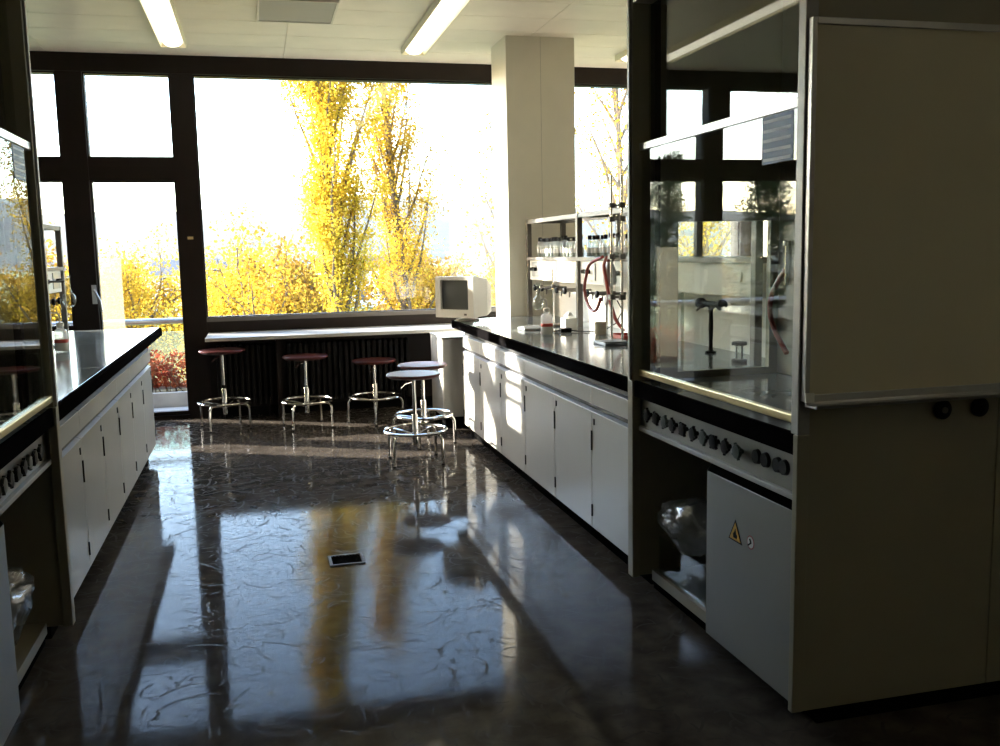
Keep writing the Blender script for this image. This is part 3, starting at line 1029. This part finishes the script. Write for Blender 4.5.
# ------------------------------------------------------------------ small things on the bench beside the column
def wash_bottle(x, y_, lab):
    r = thing('wash_bottle', lab, 'bottle', (x, y_, ZT + .0006))
    z = ZT + .0006
    MB().lathe([(.038, z), (.041, z + .004), (.041, z + .115), (.034, z + .135), (.020, z + .145), (.020, z + .160)], (x, y_, 0), 20).build('body', glass('milky_bottle', (.92, .93, .9), .06, rough=.2, frost=.55), r, smooth=True)
    MB().lathe([(.0415, z + .010), (.0420, z + .011), (.0420, z + .055), (.0415, z + .056)], (x, y_, 0), 20).build('label', PAPER, r, smooth=True)
    MB().lathe([(.0415, z + .058), (.0422, z + .059), (.0422, z + .078), (.0415, z + .079)], (x, y_, 0), 20).build('red_band', REDP, r, smooth=True)
    MB().lathe([(.023, z + .158), (.023, z + .178), (.012, z + .184)], (x, y_, 0), 16).build('cap', WHITEP, r, smooth=True)
    MB().tube([(x, y_, z + .18), (x, y_, z + .22), (x - .01, y_ - .01, z + .24), (x - .04, y_ - .04, z + .245), (x - .07, y_ - .06, z + .225)], .0045, 7).build('spout', WHITEP, r, smooth=True)


wash_bottle(1.864, 6.045, 'white wash bottle with a red band on the bench beside the column')
wash_bottle(-1.195, 6.30, 'white wash bottle with a red band on the bench by the terrace door')

pd = thing('grey_pad', 'flat grey instrument lying beside the wash bottle', 'instrument', (1.90, 6.45, ZT))
B(1.80, 1.97, 6.38, 6.56, ZT + .0006, ZT + .022).build('body', mat('instrument_grey', (.20, .22, .22), .4), pd, bevel=.006)
B(1.82, 1.95, 6.45, 6.54, ZT + .0222, ZT + .026).build('plate', ALU, pd, bevel=.002)

wx = thing('tissue_box', 'small white paper box on the bench below the shelf', 'box', (2.12, 6.36, ZT))
B(2.085, 2.175, 6.32, 6.43, ZT + .0006, ZT + .085).build('carton', mat('white_carton', (.75, .73, .66), .6), wx, bevel=.003)
MB().lathe([(.02, ZT + .0852), (.035, ZT + .10), (.018, ZT + .12), (.004, ZT + .125)], (2.13, 6.375, 0), 9).build('tissue', PAPER, wx)

ad = thing('power_adapter', 'black power adapter with a cord lying on the bench', 'adapter', (2.05, 6.20, ZT))
B(2.00, 2.08, 6.16, 6.22, ZT + .0006, ZT + .03).build('body', BLACK, ad, bevel=.005)
MB().tube([(2.08, 6.19, ZT + .012), (2.12, 6.15, ZT + .006), (2.20, 6.10, ZT + .006), (2.30, 6.12, ZT + .008), (2.36, 6.05, ZT + .06), (2.38, 5.98, ZT + .15), (2.33, 5.95, ZT + .22)], .004, 6).build('cord', BLACK, ad, smooth=True)
MB().tube([(2.00, 6.19, ZT + .012), (1.96, 6.22, ZT + .006), (1.99, 6.27, ZT + .006), (2.06, 6.25, ZT + .006), (2.03, 6.23, ZT + .012)], .004, 6).build('cord', BLACK, ad, smooth=True)


def ring_stand(x, y_, h_, lab, flask=True, sg=1):
    r = thing('ring_stand', lab, 'stand', (x, y_, ZT))
    z = ZT + .0006
    B(x - .06, x + .06, y_ - .09, y_ + .06, z, z + .012).build('base', ALUD, r, bevel=.003)
    MB().cyl((x, y_, z + .012), (x, y_, z + h_), .006, n=10).build('rod', CHROME, r, smooth=True)
    c_ = MB().box(x - .014, x + .014, y_ - .014, y_ + .014, z + h_ * .66, z + h_ * .66 + .03)
    c_.cyl((x, y_, z + h_ * .66 + .015), (x - sg * .11, y_ - .03, z + h_ * .66 + .015), .007, n=8)
    c_.build('clamp', ALUD, r)
    if flask:
        zz = z + h_ * .66 - .10
        fx, fy = x - sg * .13, y_ - .035
        MB().lathe([(.004, zz - .055), (.03, zz - .045), (.045, zz - .01), (.04, zz + .02), (.022, zz + .045), (.015, zz + .06), (.015, zz + .145), (.018, zz + .15)], (fx, fy, 0), 18).build('flask', LGLASS, r, smooth=True)


ring_stand(2.15, 6.80, .42, 'chrome ring stand with a clamped flask on the bench beside the column')
ring_stand(-1.33, 6.72, .62, 'chrome ring stand with a clamped flask on the bench by the terrace door', sg=-1)


def tap_post(x, y_, lab):
    r = thing('tap_post', lab, 'tap', (x, y_, ZT))
    z = ZT + .0006
    MB().lathe([(.030, z), (.030, z + .008), (.012, z + .014), (.010, z + .06), (.013, z + .14), (.010, z + .235)], (x, y_, 0), 14).build('post', BLACK, r, smooth=True)
    h_ = MB().cyl((x, y_ - .11, z + .262), (x, y_ + .11, z + .262), .017, n=12)
    h_.cyl((x, y_, z + .235), (x, y_, z + .262), .016, n=12)
    h_.build('manifold', BLACK, r, smooth=True)
    for q in (-1, 1):
        MB().lathe([(.010, -.012), (.030, -.010), (.030, .010), (.010, .012)], (x, y_ + q * .12, z + .262), 14, 'y').build('tap_wheel', BLACK, r, smooth=True)
        MB().cyl((x - .01, y_ + q * .07, z + .258), (x - .05, y_ + q * .07, z + .225), .008, .006, 10).build('nozzle', ALUD, r, smooth=True)


tap_post(2.335, 4.60, 'black double tap post seen through the side glass of the hood')
tap_post(2.345, 5.40, 'black double tap post behind the distillation stand')
sp = thing('glass_spool', 'small black and clear spool-shaped stand seen through the hood', 'stand', (2.27, 4.17, ZT))
for zz in (ZT + .0006, ZT + .085):
    MB().lathe([(.036, zz), (.038, zz + .004), (.038, zz + .012), (.034, zz + .016)], (2.27, 4.17, 0), 18).build('disc', BLACK, sp, smooth=True)
MB().lathe([(.020, ZT + .0172), (.020, ZT + .0845)], (2.27, 4.17, 0), 16).build('barrel', LGLASS, sp, smooth=True)
for q in (-1, 1):
    MB().cyl((2.27, 4.17 + q * .028, ZT + .017), (2.27, 4.17 + q * .028, ZT + .085), .004, n=8).build('pillar', BLACK, sp)

# distillation stand with two tall rods
ds = thing('distillation_stand', 'tall double-rod stand with glass condenser on a grey base plate', 'stand', (2.05, 5.25, ZT))
z = ZT + .0006
B(1.95, 2.12, 5.17, 5.39, z, z + .018).build('base', mat('blue_grey_base', (.30, .34, .40), .35), ds, bevel=.004)
B(1.95, 2.12, 5.172, 5.20, z + .0182, z + .022).build('base_bar', BLACK, ds)
for (xx, yy) in ((2.045, 5.31), (2.088, 5.25)):
    MB().cyl((xx, yy, z + .018), (xx, yy, 1.93), .0075, n=10).build('rod', CHROME, ds, smooth=True)
for zz in (1.20, 1.44, 1.66, 1.74):
    g = MB().box(2.028, 2.062, 5.292, 5.328, zz, zz + .03).box(2.072, 2.104, 5.234, 5.266, zz, zz + .03)
    g.cyl((2.045, 5.31, zz + .015), (2.088, 5.25, zz + .015), .007, n=8)
    g.cyl((2.045, 5.32, zz + .015), (2.045, 5.36, zz + .015), .005, n=8)
    g.build('clamp', ALUD, ds)
MB().lathe([(.008, 1.22), (.018, 1.24), (.018, 1.58), (.008, 1.60), (.008, 1.70)], (2.075, 5.285, 0), 14).build('condenser', LGLASS, ds, smooth=True)

# gas trap with red hoses hanging from the shelf front
gx, gy = 2.19, 5.72
gt = thing('gas_trap', 'metal gas trap with red rubber hoses hung on the shelf front', 'gas trap', (gx, gy, 1.2))
MB().lathe([(.012, 1.26), (.040, 1.275), (.044, 1.30), (.040, 1.36), (.026, 1.40), (.020, 1.42)], (gx, gy, 0), 18).build('vessel', ALU, gt, smooth=True)
MB().lathe([(.024, 1.42), (.026, 1.425), (.026, 1.445), (.014, 1.455)], (gx, gy, 0), 16).build('stopper', mat('dark_red_rubber', (.10, .015, .015), .5), gt, smooth=True)
B(gx + .02, 2.2695, gy - .015, gy + .015, 1.33, 1.36).build('bracket', ALUD, gt)
g = MB().cyl((gx, gy, 1.26), (gx, gy, 1.16), .010, n=10)
g.lathe([(.028, 0), (.030, .006), (.030, .016), (.028, .022)], (gx - .03, gy, 1.18), 14, 'x')
g.build('gauge', WHITEP, gt, smooth=True)


def spline(pts, n=6):
    pts = [Vector(p) for p in pts]
    out = []
    P_ = [pts[0]] + pts + [pts[-1]]
    for i in range(1, len(P_) - 2):
        for k_ in range(n):
            t_ = k_ / n
            a, b, c_, d_ = P_[i - 1], P_[i], P_[i + 1], P_[i + 2]
            out.append(.5 * ((2 * b) + (c_ - a) * t_ + (2 * a - 5 * b + 4 * c_ - d_) * t_ ** 2 + (3 * b - a - 3 * c_ + d_) * t_ ** 3))
    out.append(pts[-1])
    return out


hA = [on_x(x, y_, 2.13) for x, y_ in ((597, 257), (590, 264), (586.5, 275), (584.5, 288), (587, 302), (592, 310), (596, 310), (599, 304), (600.5, 298))]
hA[0].x = gx - .02
MB().tube(spline(hA), .011, 8).build('hose', RED, gt, smooth=True)
hB = [on_x(x, y_, 2.13) for x, y_ in ((601, 257), (604, 266), (606, 280), (609, 296), (612, 308), (616, 320), (619.5, 331))]
hB[0].x = gx - .02
hB[-1].x = 2.16
MB().tube(spline(hB), .011, 8).build('hose', RED, gt, smooth=True)

rt = thing('red_tray', 'shallow red plastic tray on the bench under the red hoses', 'tray', (2.28, 5.62, ZT))
f = MB().box(2.20, 2.32, 5.52, 5.74, z, z + .004).box(2.20, 2.205, 5.52, 5.74, z + .004, z + .022).box(2.315, 2.32, 5.52, 5.74, z + .004, z + .022).box(2.205, 2.315, 5.52, 5.525, z + .004, z + .022).box(2.205, 2.315, 5.735, 5.74, z + .004, z + .022)
f.build('pan', REDP, rt)
bk_ = tag(MB().lathe([(.036, z), (.038, z + .004), (.042, z + .08), (.044, z + .083), (.040, z + .083), (.035, z + .008), (.0, z + .006)], (2.20, 5.92, 0), 20).build('beaker', CREAM, smooth=True),
          'cream plastic beaker on the bench below the red hoses', 'beaker')

# ------------------------------------------------------------------ outside
GZ = -5.5
struct(B(-300, 300, YW + 2.2, 1500, GZ - .5, GZ).build('ground', GRASS))
struct(B(XL - 1, XR + 1, YW + .2, 10.30, -.30, -.05).build('terrace', CONC))
pl = thing('planter', 'long concrete planter along the terrace edge', 'planter', (0, 10.7, -.3))
f = MB().box(-4.5, 2.2, 10.31, 10.39, -.30, .10).box(-4.5, 2.2, 10.98, 11.06, -.30, .10).box(-4.5, -4.42, 10.39, 10.98, -.3, .1).box(2.12, 2.2, 10.39, 10.98, -.3, .1).box(-4.42, 2.12, 10.39, 10.98, -.3, -.2)
f.build('trough', CONC, pl)
B(-4.42, 2.12, 10.39, 10.98, -.1999, .06).build('soil', mat('soil', (.05, .035, .025), .95), pl)
rl = thing('terrace_railing', 'grey metal railing outside the terrace door', 'railing', (-1, 11.15, -.3))
MB().cyl((-4.6, 11.14, .80), (2.3, 11.14, .80), .035, n=12).build('handrail', ALU, rl, smooth=True)
for x in np.arange(-4.5, 2.4, 1.36):
    MB().cyl((x, 11.14, -5.4), (x, 11.14, .79), .018, n=8).build('post', ALUD, rl, smooth=True)
B(-4.5, 2.3, 11.135, 11.145, -.28, .68).build('infill', glass('railing_glass', (.72, .78, .71), .04, frost=.10), rl)
fp = thing('reflection_screen', 'narrow milky screen added outside to imitate a pale reflection in the door glass', 'screen', (-1.46, 10.2, -.05))  # added sheet that stands in for a pale reflection on the door pane
B(-1.585, -1.325, 10.20, 10.206, .10, 1.51).build('sheet', FROST, fp)
B(-1.59, -1.32, 10.18, 10.226, -.0495, .0995).build('foot', CONC, fp)


def np_mesh(name, verts, faces_n, m, parent=None, off=(0, 0, 0)):
    """verts (N,k,3): k-gon soup"""
    n, k_, _ = verts.shape
    me = bpy.data.meshes.new(name)
    me.vertices.add(n * k_)
    me.vertices.foreach_set('co', (verts.reshape(-1, 3) - np.array(off)).astype(np.float32).ravel())
    me.loops.add(n * k_)
    me.loops.foreach_set('vertex_index', np.arange(n * k_, dtype=np.int32))
    me.polygons.add(n)
    me.polygons.foreach_set('loop_start', np.arange(0, n * k_, k_, dtype=np.int32))
    me.polygons.foreach_set('loop_total', np.full(n, k_, dtype=np.int32))
    me.update()
    me.materials.append(m)
    o = bpy.data.objects.new(name, me)
    COL.objects.link(o)
    if parent: o.parent = parent
    return o


def leaves(pos, size, rng):
    n = len(pos)
    a = rng.normal(size=(n, 3)); a /= np.linalg.norm(a, axis=1)[:, None]
    b = rng.normal(size=(n, 3)); b -= a * (a * b).sum(1)[:, None]; b /= np.linalg.norm(b, axis=1)[:, None]
    s = (size * rng.uniform(.6, 1.35, n))[:, None]
    return np.stack([pos - a * s, pos + b * s * .7, pos + a * s, pos - b * s * .7], axis=1)


def limb(mb, p, d, length, r, rng, wob=.12, up=.0, n=6):
    pts, rr = [Vector(p)], [r]
    d = Vector(d).normalized()
    for i in range(n):
        d = (d + Vector(rng.normal(size=3)) * wob + Vector((0, 0, up))).normalized()
        pts.append(pts[-1] + d * (length / n))
        rr.append(r * (1 - .85 * (i + 1) / n))
    mb.tube(pts, rr, 5)
    return pts


def tree(name, lab, x, y_, h_, style, nleaf, size, lm, bark, seed, group=None, width=1.0, h0=.12, gz=GZ):
    rng = np.random.default_rng(seed)
    r = thing(name, lab, 'tree', (x, y_, gz), group)
    mb = MB()
    tips = []
    base = Vector((x, y_, gz))
    if style == 'poplar':
        tr = limb(mb, base, (0, 0, 1), h_ * .95, h_ * .0115, rng, .025, .05, 14)
        nb = 46
        for i in range(nb):
            t_ = h0 + (.93 - h0) * i / nb
            k_ = t_ * 14
            p = tr[int(k_)].lerp(tr[min(14, int(k_) + 1)], k_ % 1)
            an = i * 2.4 + rng.normal() * .3
            L = h_ * .20 * (1.25 - t_) * rng.uniform(.7, 1.25) * (.6 + .4 * min(1, t_ / .25))
            dv = Vector((math.cos(an) * .42 * width, math.sin(an) * .42 * width, 1))
            pts = limb(mb, p, dv, L, h_ * .0042 * (1.2 - t_), rng, .07, .10, 6)
            tips += [(q, .30 * width) for q in pts[1:]] * 2
            for _ in range(3):
                q = pts[rng.integers(2, 6)]
                d2 = Vector((rng.normal() * .5, rng.normal() * .5, .9))
                tips += [(w_, .26 * width) for w_ in limb(mb, q, d2, L * .35, .012, rng, .12, .05, 4)[1:]]
    elif style == 'round':
        tr = limb(mb, base, (0, 0, 1), h_ * .5, h_ * .022, rng, .06, .05, 6)
        for i in range(30):
            an = i * 2.4
            el = rng.uniform(.15, 1.3)
            L = h_ * .42 * rng.uniform(.7, 1.15)
            dv = Vector((math.cos(an) * math.cos(el) * width, math.sin(an) * math.cos(el) * width, math.sin(el)))
            p = tr[rng.integers(2, 7)]
            pts = limb(mb, p, dv, L, h_ * .008, rng, .14, .04, 6)
            tips += [(q, .38) for q in pts[2:]]
            for _ in range(4):
                q = pts[rng.integers(2, 6)]
                d2 = dv + Vector(rng.normal(size=3)) * .8
                tips += [(w_, .34) for w_ in limb(mb, q, d2, L * .45, .022, rng, .16, .03, 4)[1:]]
    elif style == 'birch':
        tr = limb(mb, base, (-.03, 0, 1), h_ * .95, h_ * .011, rng, .03, .05, 14)
        for i in range(34):
            t_ = h0 + (.9 - h0) * i / 34
            k_ = t_ * 14
            p = tr[int(k_)].lerp(tr[min(14, int(k_) + 1)], k_ % 1)
            an = i * 2.4
            L = h_ * .26 * (1.15 - t_)
            pts = limb(mb, p, (math.cos(an) * .6 * width, math.sin(an) * .6 * width, 1), L, h_ * .0036, rng, .08, .06, 6)
            tips += [(q, .30) for q in pts[2:]]
            for _ in range(3):
                q = pts[rng.integers(2, 6)]
                tips += [(w_, .25) for w_ in limb(mb, q, (rng.normal() * .6, rng.normal() * .6, .6), L * .4, .012, rng, .12, 0, 4)[1:]]
    elif style == 'pine':
        tr = limb(mb, base, (0, 0, 1), h_ * .97, h_ * .016, rng, .02, .05, 12)
        for i in range(60):
            t_ = h0 + (.97 - h0) * i / 60
            k_ = t_ * 12
            p = tr[int(k_)].lerp(tr[min(12, int(k_) + 1)], k_ % 1)
            an = i * 2.4
            L = h_ * .26 * width * (1.08 - t_) * rng.uniform(.7, 1.2)
            pts = limb(mb, p, (math.cos(an), math.sin(an), .15), L, h_ * .005, rng, .10, .05, 6)
            tips += [(q, .20) for q in pts[2:]]
            for _ in range(3):
                q = pts[rng.integers(2, 6)]
                d2 = Vector((math.cos(an), math.sin(an), .1)) + Vector(rng.normal(size=3)) * .6
                tips += [(w_, .18) for w_ in limb(mb, q, d2, L * .35, .012, rng, .12, .04, 3)[1:]]
    elif style == 'shrub':
        for i in range(9):
            dv = Vector((rng.uniform(-.27, .27), rng.uniform(-.3, .3), 1))
            pts = limb(mb, base + Vector((rng.normal() * .03, rng.normal() * .03, 0)), dv, h_ * rng.uniform(.7, 1), .008, rng, .12, .02, 5)
            tips += [(q, .045) for q in pts[1:]]
    mb.build('trunk' if style != 'shrub' else 'stems', bark, r, smooth=True)
    C = np.array([tuple(q[0]) for q in tips]); S = np.array([q[1] for q in tips])
    idx = rng.integers(0, len(C), nleaf)
    pos = C[idx] + rng.normal(size=(nleaf, 3)) * S[idx][:, None]
    if style == 'pine':
        a = rng.normal(size=(nleaf, 3)); a[:, 2] = np.abs(a[:, 2]) * .6; a /= np.linalg.norm(a, axis=1)[:, None]
        b = np.cross(a, rng.normal(size=(nleaf, 3))); b /= np.linalg.norm(b, axis=1)[:, None]
        s = size * rng.uniform(.7, 1.3, nleaf)[:, None]
        q = np.stack([pos, pos + a * s + b * s * .12, pos + a * s * 1.2, pos + a * s - b * s * .12], axis=1)
    else:
        q = leaves(pos, size, rng)
    fo = np_mesh('foliage', q, 4, lm, r, (x, y_, gz))
    fo['kind'] = 'stuff'
    return r


LY = leaf_mat('yellow_leaves', (.47, .30, .022), (.58, .45, .06), .6)
LY2 = leaf_mat('golden_leaves', (.38, .22, .02), (.55, .39, .05), .55)
LO = leaf_mat('ochre_leaves', (.23, .125, .025), (.38, .24, .042), .5)
LR = leaf_mat('red_leaves', (.30, .05, .03), (.45, .16, .08), .4, 6)
LP = leaf_mat('pine_needles', (.015, .030, .012), (.035, .055, .02), .15)

tree('poplar_tree', 'dense bright yellow poplar outside the wide window', 2.95, 36, 26, 'poplar', 66000, .056, LY, BARK, 1, 'autumn poplars', .80, .10)
tree('poplar_tree', 'looser golden poplar with bare dark limbs, next to the dense one', 6.55, 42, 24, 'poplar', 30000, .058, LY2, BARK, 2, 'autumn poplars', 1.05, .10)
tree('yellow_tree', 'broad golden tree with spreading crown left of the poplars', -.6, 30, 8.0, 'round', 20000, .052, LY2, BARK, 3)
tree('yellow_tree', 'small golden tree behind the spreading one near the poplars', 2.2, 50, 8.6, 'round', 9000, .11, LO, BARK, 4)
tree('yellow_tree', 'golden tree seen through the terrace door glass', -4.8, 42, 8.2, 'round', 16000, .06, LY2, BARK, 5)
tree('ochre_tree', 'ochre tree beyond the added milky screen outside the terrace door', -10.5, 52, 8.2, 'round', 9000, .10, LO, BARK, 6)
tree('ochre_tree', 'low ochre tree behind the monitor', 11.2, 60, 8.0, 'round', 8000, .11, LO, BARK, 8)
tree('birch_tree', 'thin birch with sparse orange leaves behind the column window', 10.75, 26, 17, 'birch', 4200, .05, LY2, BARKP, 9, None, 1.0, .18)
tree('birch_tree', 'slender birch with pale yellow leaves between the poplars and the column', 9.0, 32, 18, 'birch', 5000, .06, LY2, BARKP, 21, None, .9, .18)
tree('birch_tree', 'thin birch with yellow leaves seen through the hood side glass', 16.8, 33, 17, 'birch', 11000, .06, LY, BARKP, 10, None, 1.2, .18)
tree('poplar_tree', 'yellow poplar at the right end of the garden, beyond the birches', 24.0, 40, 20, 'poplar', 14000, .095, LY, BARK, 12, None, 1.2, .10)
tree('pine_tree', 'dark pine mirrored in the hood glass, nearest to the terrace', -13.1, 27, 9.9, 'pine', 17000, .15, LP, BARK, 13, 'dark pines', 1.15, .25)
tree('pine_tree', 'dark slim pine mirrored in the hood glass, standing farther out than the others', -16.5, 44, 12.2, 'pine', 14000, .20, LP, BARK, 14, 'dark pines', 1.05, .25)
tree('pine_tree', 'dark bushy pine mirrored in the hood glass, at the end of its row', -22.5, 34, 12.0, 'pine', 20000, .16, LP, BARK, 15, 'dark pines', 1.2, .2)
for i in range(6):
    tree('ochre_tree', 'ochre tree in the row along the far end of the garden', -30 + i * 9.5 + (3 if i > 3 else 0), 66 + 5 * (i % 3), 7.6 + .5 * (i % 2), 'round', 5500, .15, (LO, LY2)[i % 2], BARK, 30 + i, 'trees along the far end of the garden')
hg = thing('red_hedge', 'low red-leaved hedge growing in the terrace planter', 'hedge', (-1, 10.68, .0605))
rng = np.random.default_rng(77)
mb = MB()
tips = []
for i in range(150):
    p = Vector((-3.6 + 5.2 * i / 150 + rng.normal() * .02, 10.68 + rng.uniform(-.11, .11), .0605))
    pts = limb(mb, p, (rng.normal() * .2, rng.normal() * .12, 1), rng.uniform(.26, .46), .006, rng, .10, .03, 4)
    tips += [tuple(q) for q in pts[1:]]
mb.build('stems', BARK, hg)
C = np.array(tips)
pos = C[rng.integers(0, len(C), 15000)] + rng.normal(size=(15000, 3)) * np.array([.05, .02, .03])
pos[:, 2] = np.maximum(pos[:, 2], .125)
fo = np_mesh('foliage', leaves(pos, .02, rng), 4, LR, hg, (-1, 10.68, .0605))
fo['kind'] = 'stuff'


# far houses
def house(x, y_, w_, d_, h_, lab, rc):
    r = thing('house', lab, 'house', (x, y_, GZ))
    B(x - w_ / 2, x + w_ / 2, y_, y_ + d_, GZ, GZ + h_).build('wall', mat('house_wall', (.70, .67, .60), .8), r)
    MB().prism([(x - w_ / 2 - .4, y_ - .4, GZ + h_), (x - w_ / 2 - .4, y_ + d_ + .4, GZ + h_), (x - w_ / 2 - .4, y_ + d_ / 2, GZ + h_ + d_ * .3)], (w_ + .8, 0, 0)).build('roof', rc, r)
    n = max(2, int(w_ / 3))
    for fl_ in range(2):
        for q in range(n):
            xx = x - w_ / 2 + w_ * (q + .5) / n
            B(xx - .5, xx + .5, y_ - .06, y_ - .001, GZ + 1.0 + fl_ * 2.4, GZ + 2.3 + fl_ * 2.4).build('window', mat('far_pane', (.08, .09, .11), .2), r)


ROOFG = mat('grey_roof', (.16, .15, .15), .8)
ROOFB = mat('brown_roof', (.20, .12, .09), .8)
house(-6, 120, 12, 6, 5.0, 'pale house with grey roof far beyond the golden trees', ROOFG)
house(15, 125, 14, 6, 5.0, 'pale house with brown roof far beyond the poplars', ROOFB)
house(-30, 122, 16, 6, 5.0, 'long pale house with grey roof far behind the ochre trees', ROOFG)
lp = thing('lamp_post', 'thin tall lamp post far outside the terrace door', 'lamp post', (-10.35, 60, GZ))
MB().cyl((-10.35, 60, GZ), (-10.35, 60, 4.1), .07, .045, 8).build('pole', ALUD, lp, smooth=True)
B(-10.45, -9.95, 59.92, 60.08, 4.1, 4.2).build('lamp_head', ALUD, lp)

# far hill with a wooded slope
nx, ny = 120, 14
vs_, fs_ = [], []
for j in range(ny + 1):
    for i in range(nx + 1):
        X = -1400 + 2800 * i / nx
        t_ = j / ny
        rid = 52 + 10 * math.sin(X * .004 + 1) + 6 * math.sin(X * .011) + 3 * math.sin(X * .031)
        vs_.append((X, 620 + 500 * t_, GZ - .4 + (rid + 5) * (math.sin(t_ * math.pi / 2) ** 1.3) + 1.5 * math.sin(X * .08 + j)))
for j in range(ny):
    for i in range(nx):
        q = j * (nx + 1) + i
        fs_.append((q, q + 1, q + nx + 2, q + nx + 1))
hl = MB().add(vs_, fs_).build('hill', HILLM, smooth=True)
hl['kind'] = 'structure'
hl['label'] = 'hazy wooded hill on the horizon'

# the autumn haze lying over the valley
HAZE = bpy.data.materials.new('valley_haze')
HAZE.use_nodes = True
hn = HAZE.node_tree
hn.nodes.clear()
ho = hn.nodes.new('ShaderNodeOutputMaterial')
hs = hn.nodes.new('ShaderNodeVolumeScatter')
hs.inputs['Color'].default_value = (.93, .96, 1, 1)
hs.inputs['Density'].default_value = .00014
hs.inputs['Anisotropy'].default_value = .3
hn.links.new(hs.outputs[0], ho.inputs['Volume'])
hz_ = B(-1300, 1300, 140, 1140, GZ + .1, 90).build('haze', HAZE)
tag(hz_, 'pale autumn haze lying over the valley before the hill', 'haze', kind='stuff')
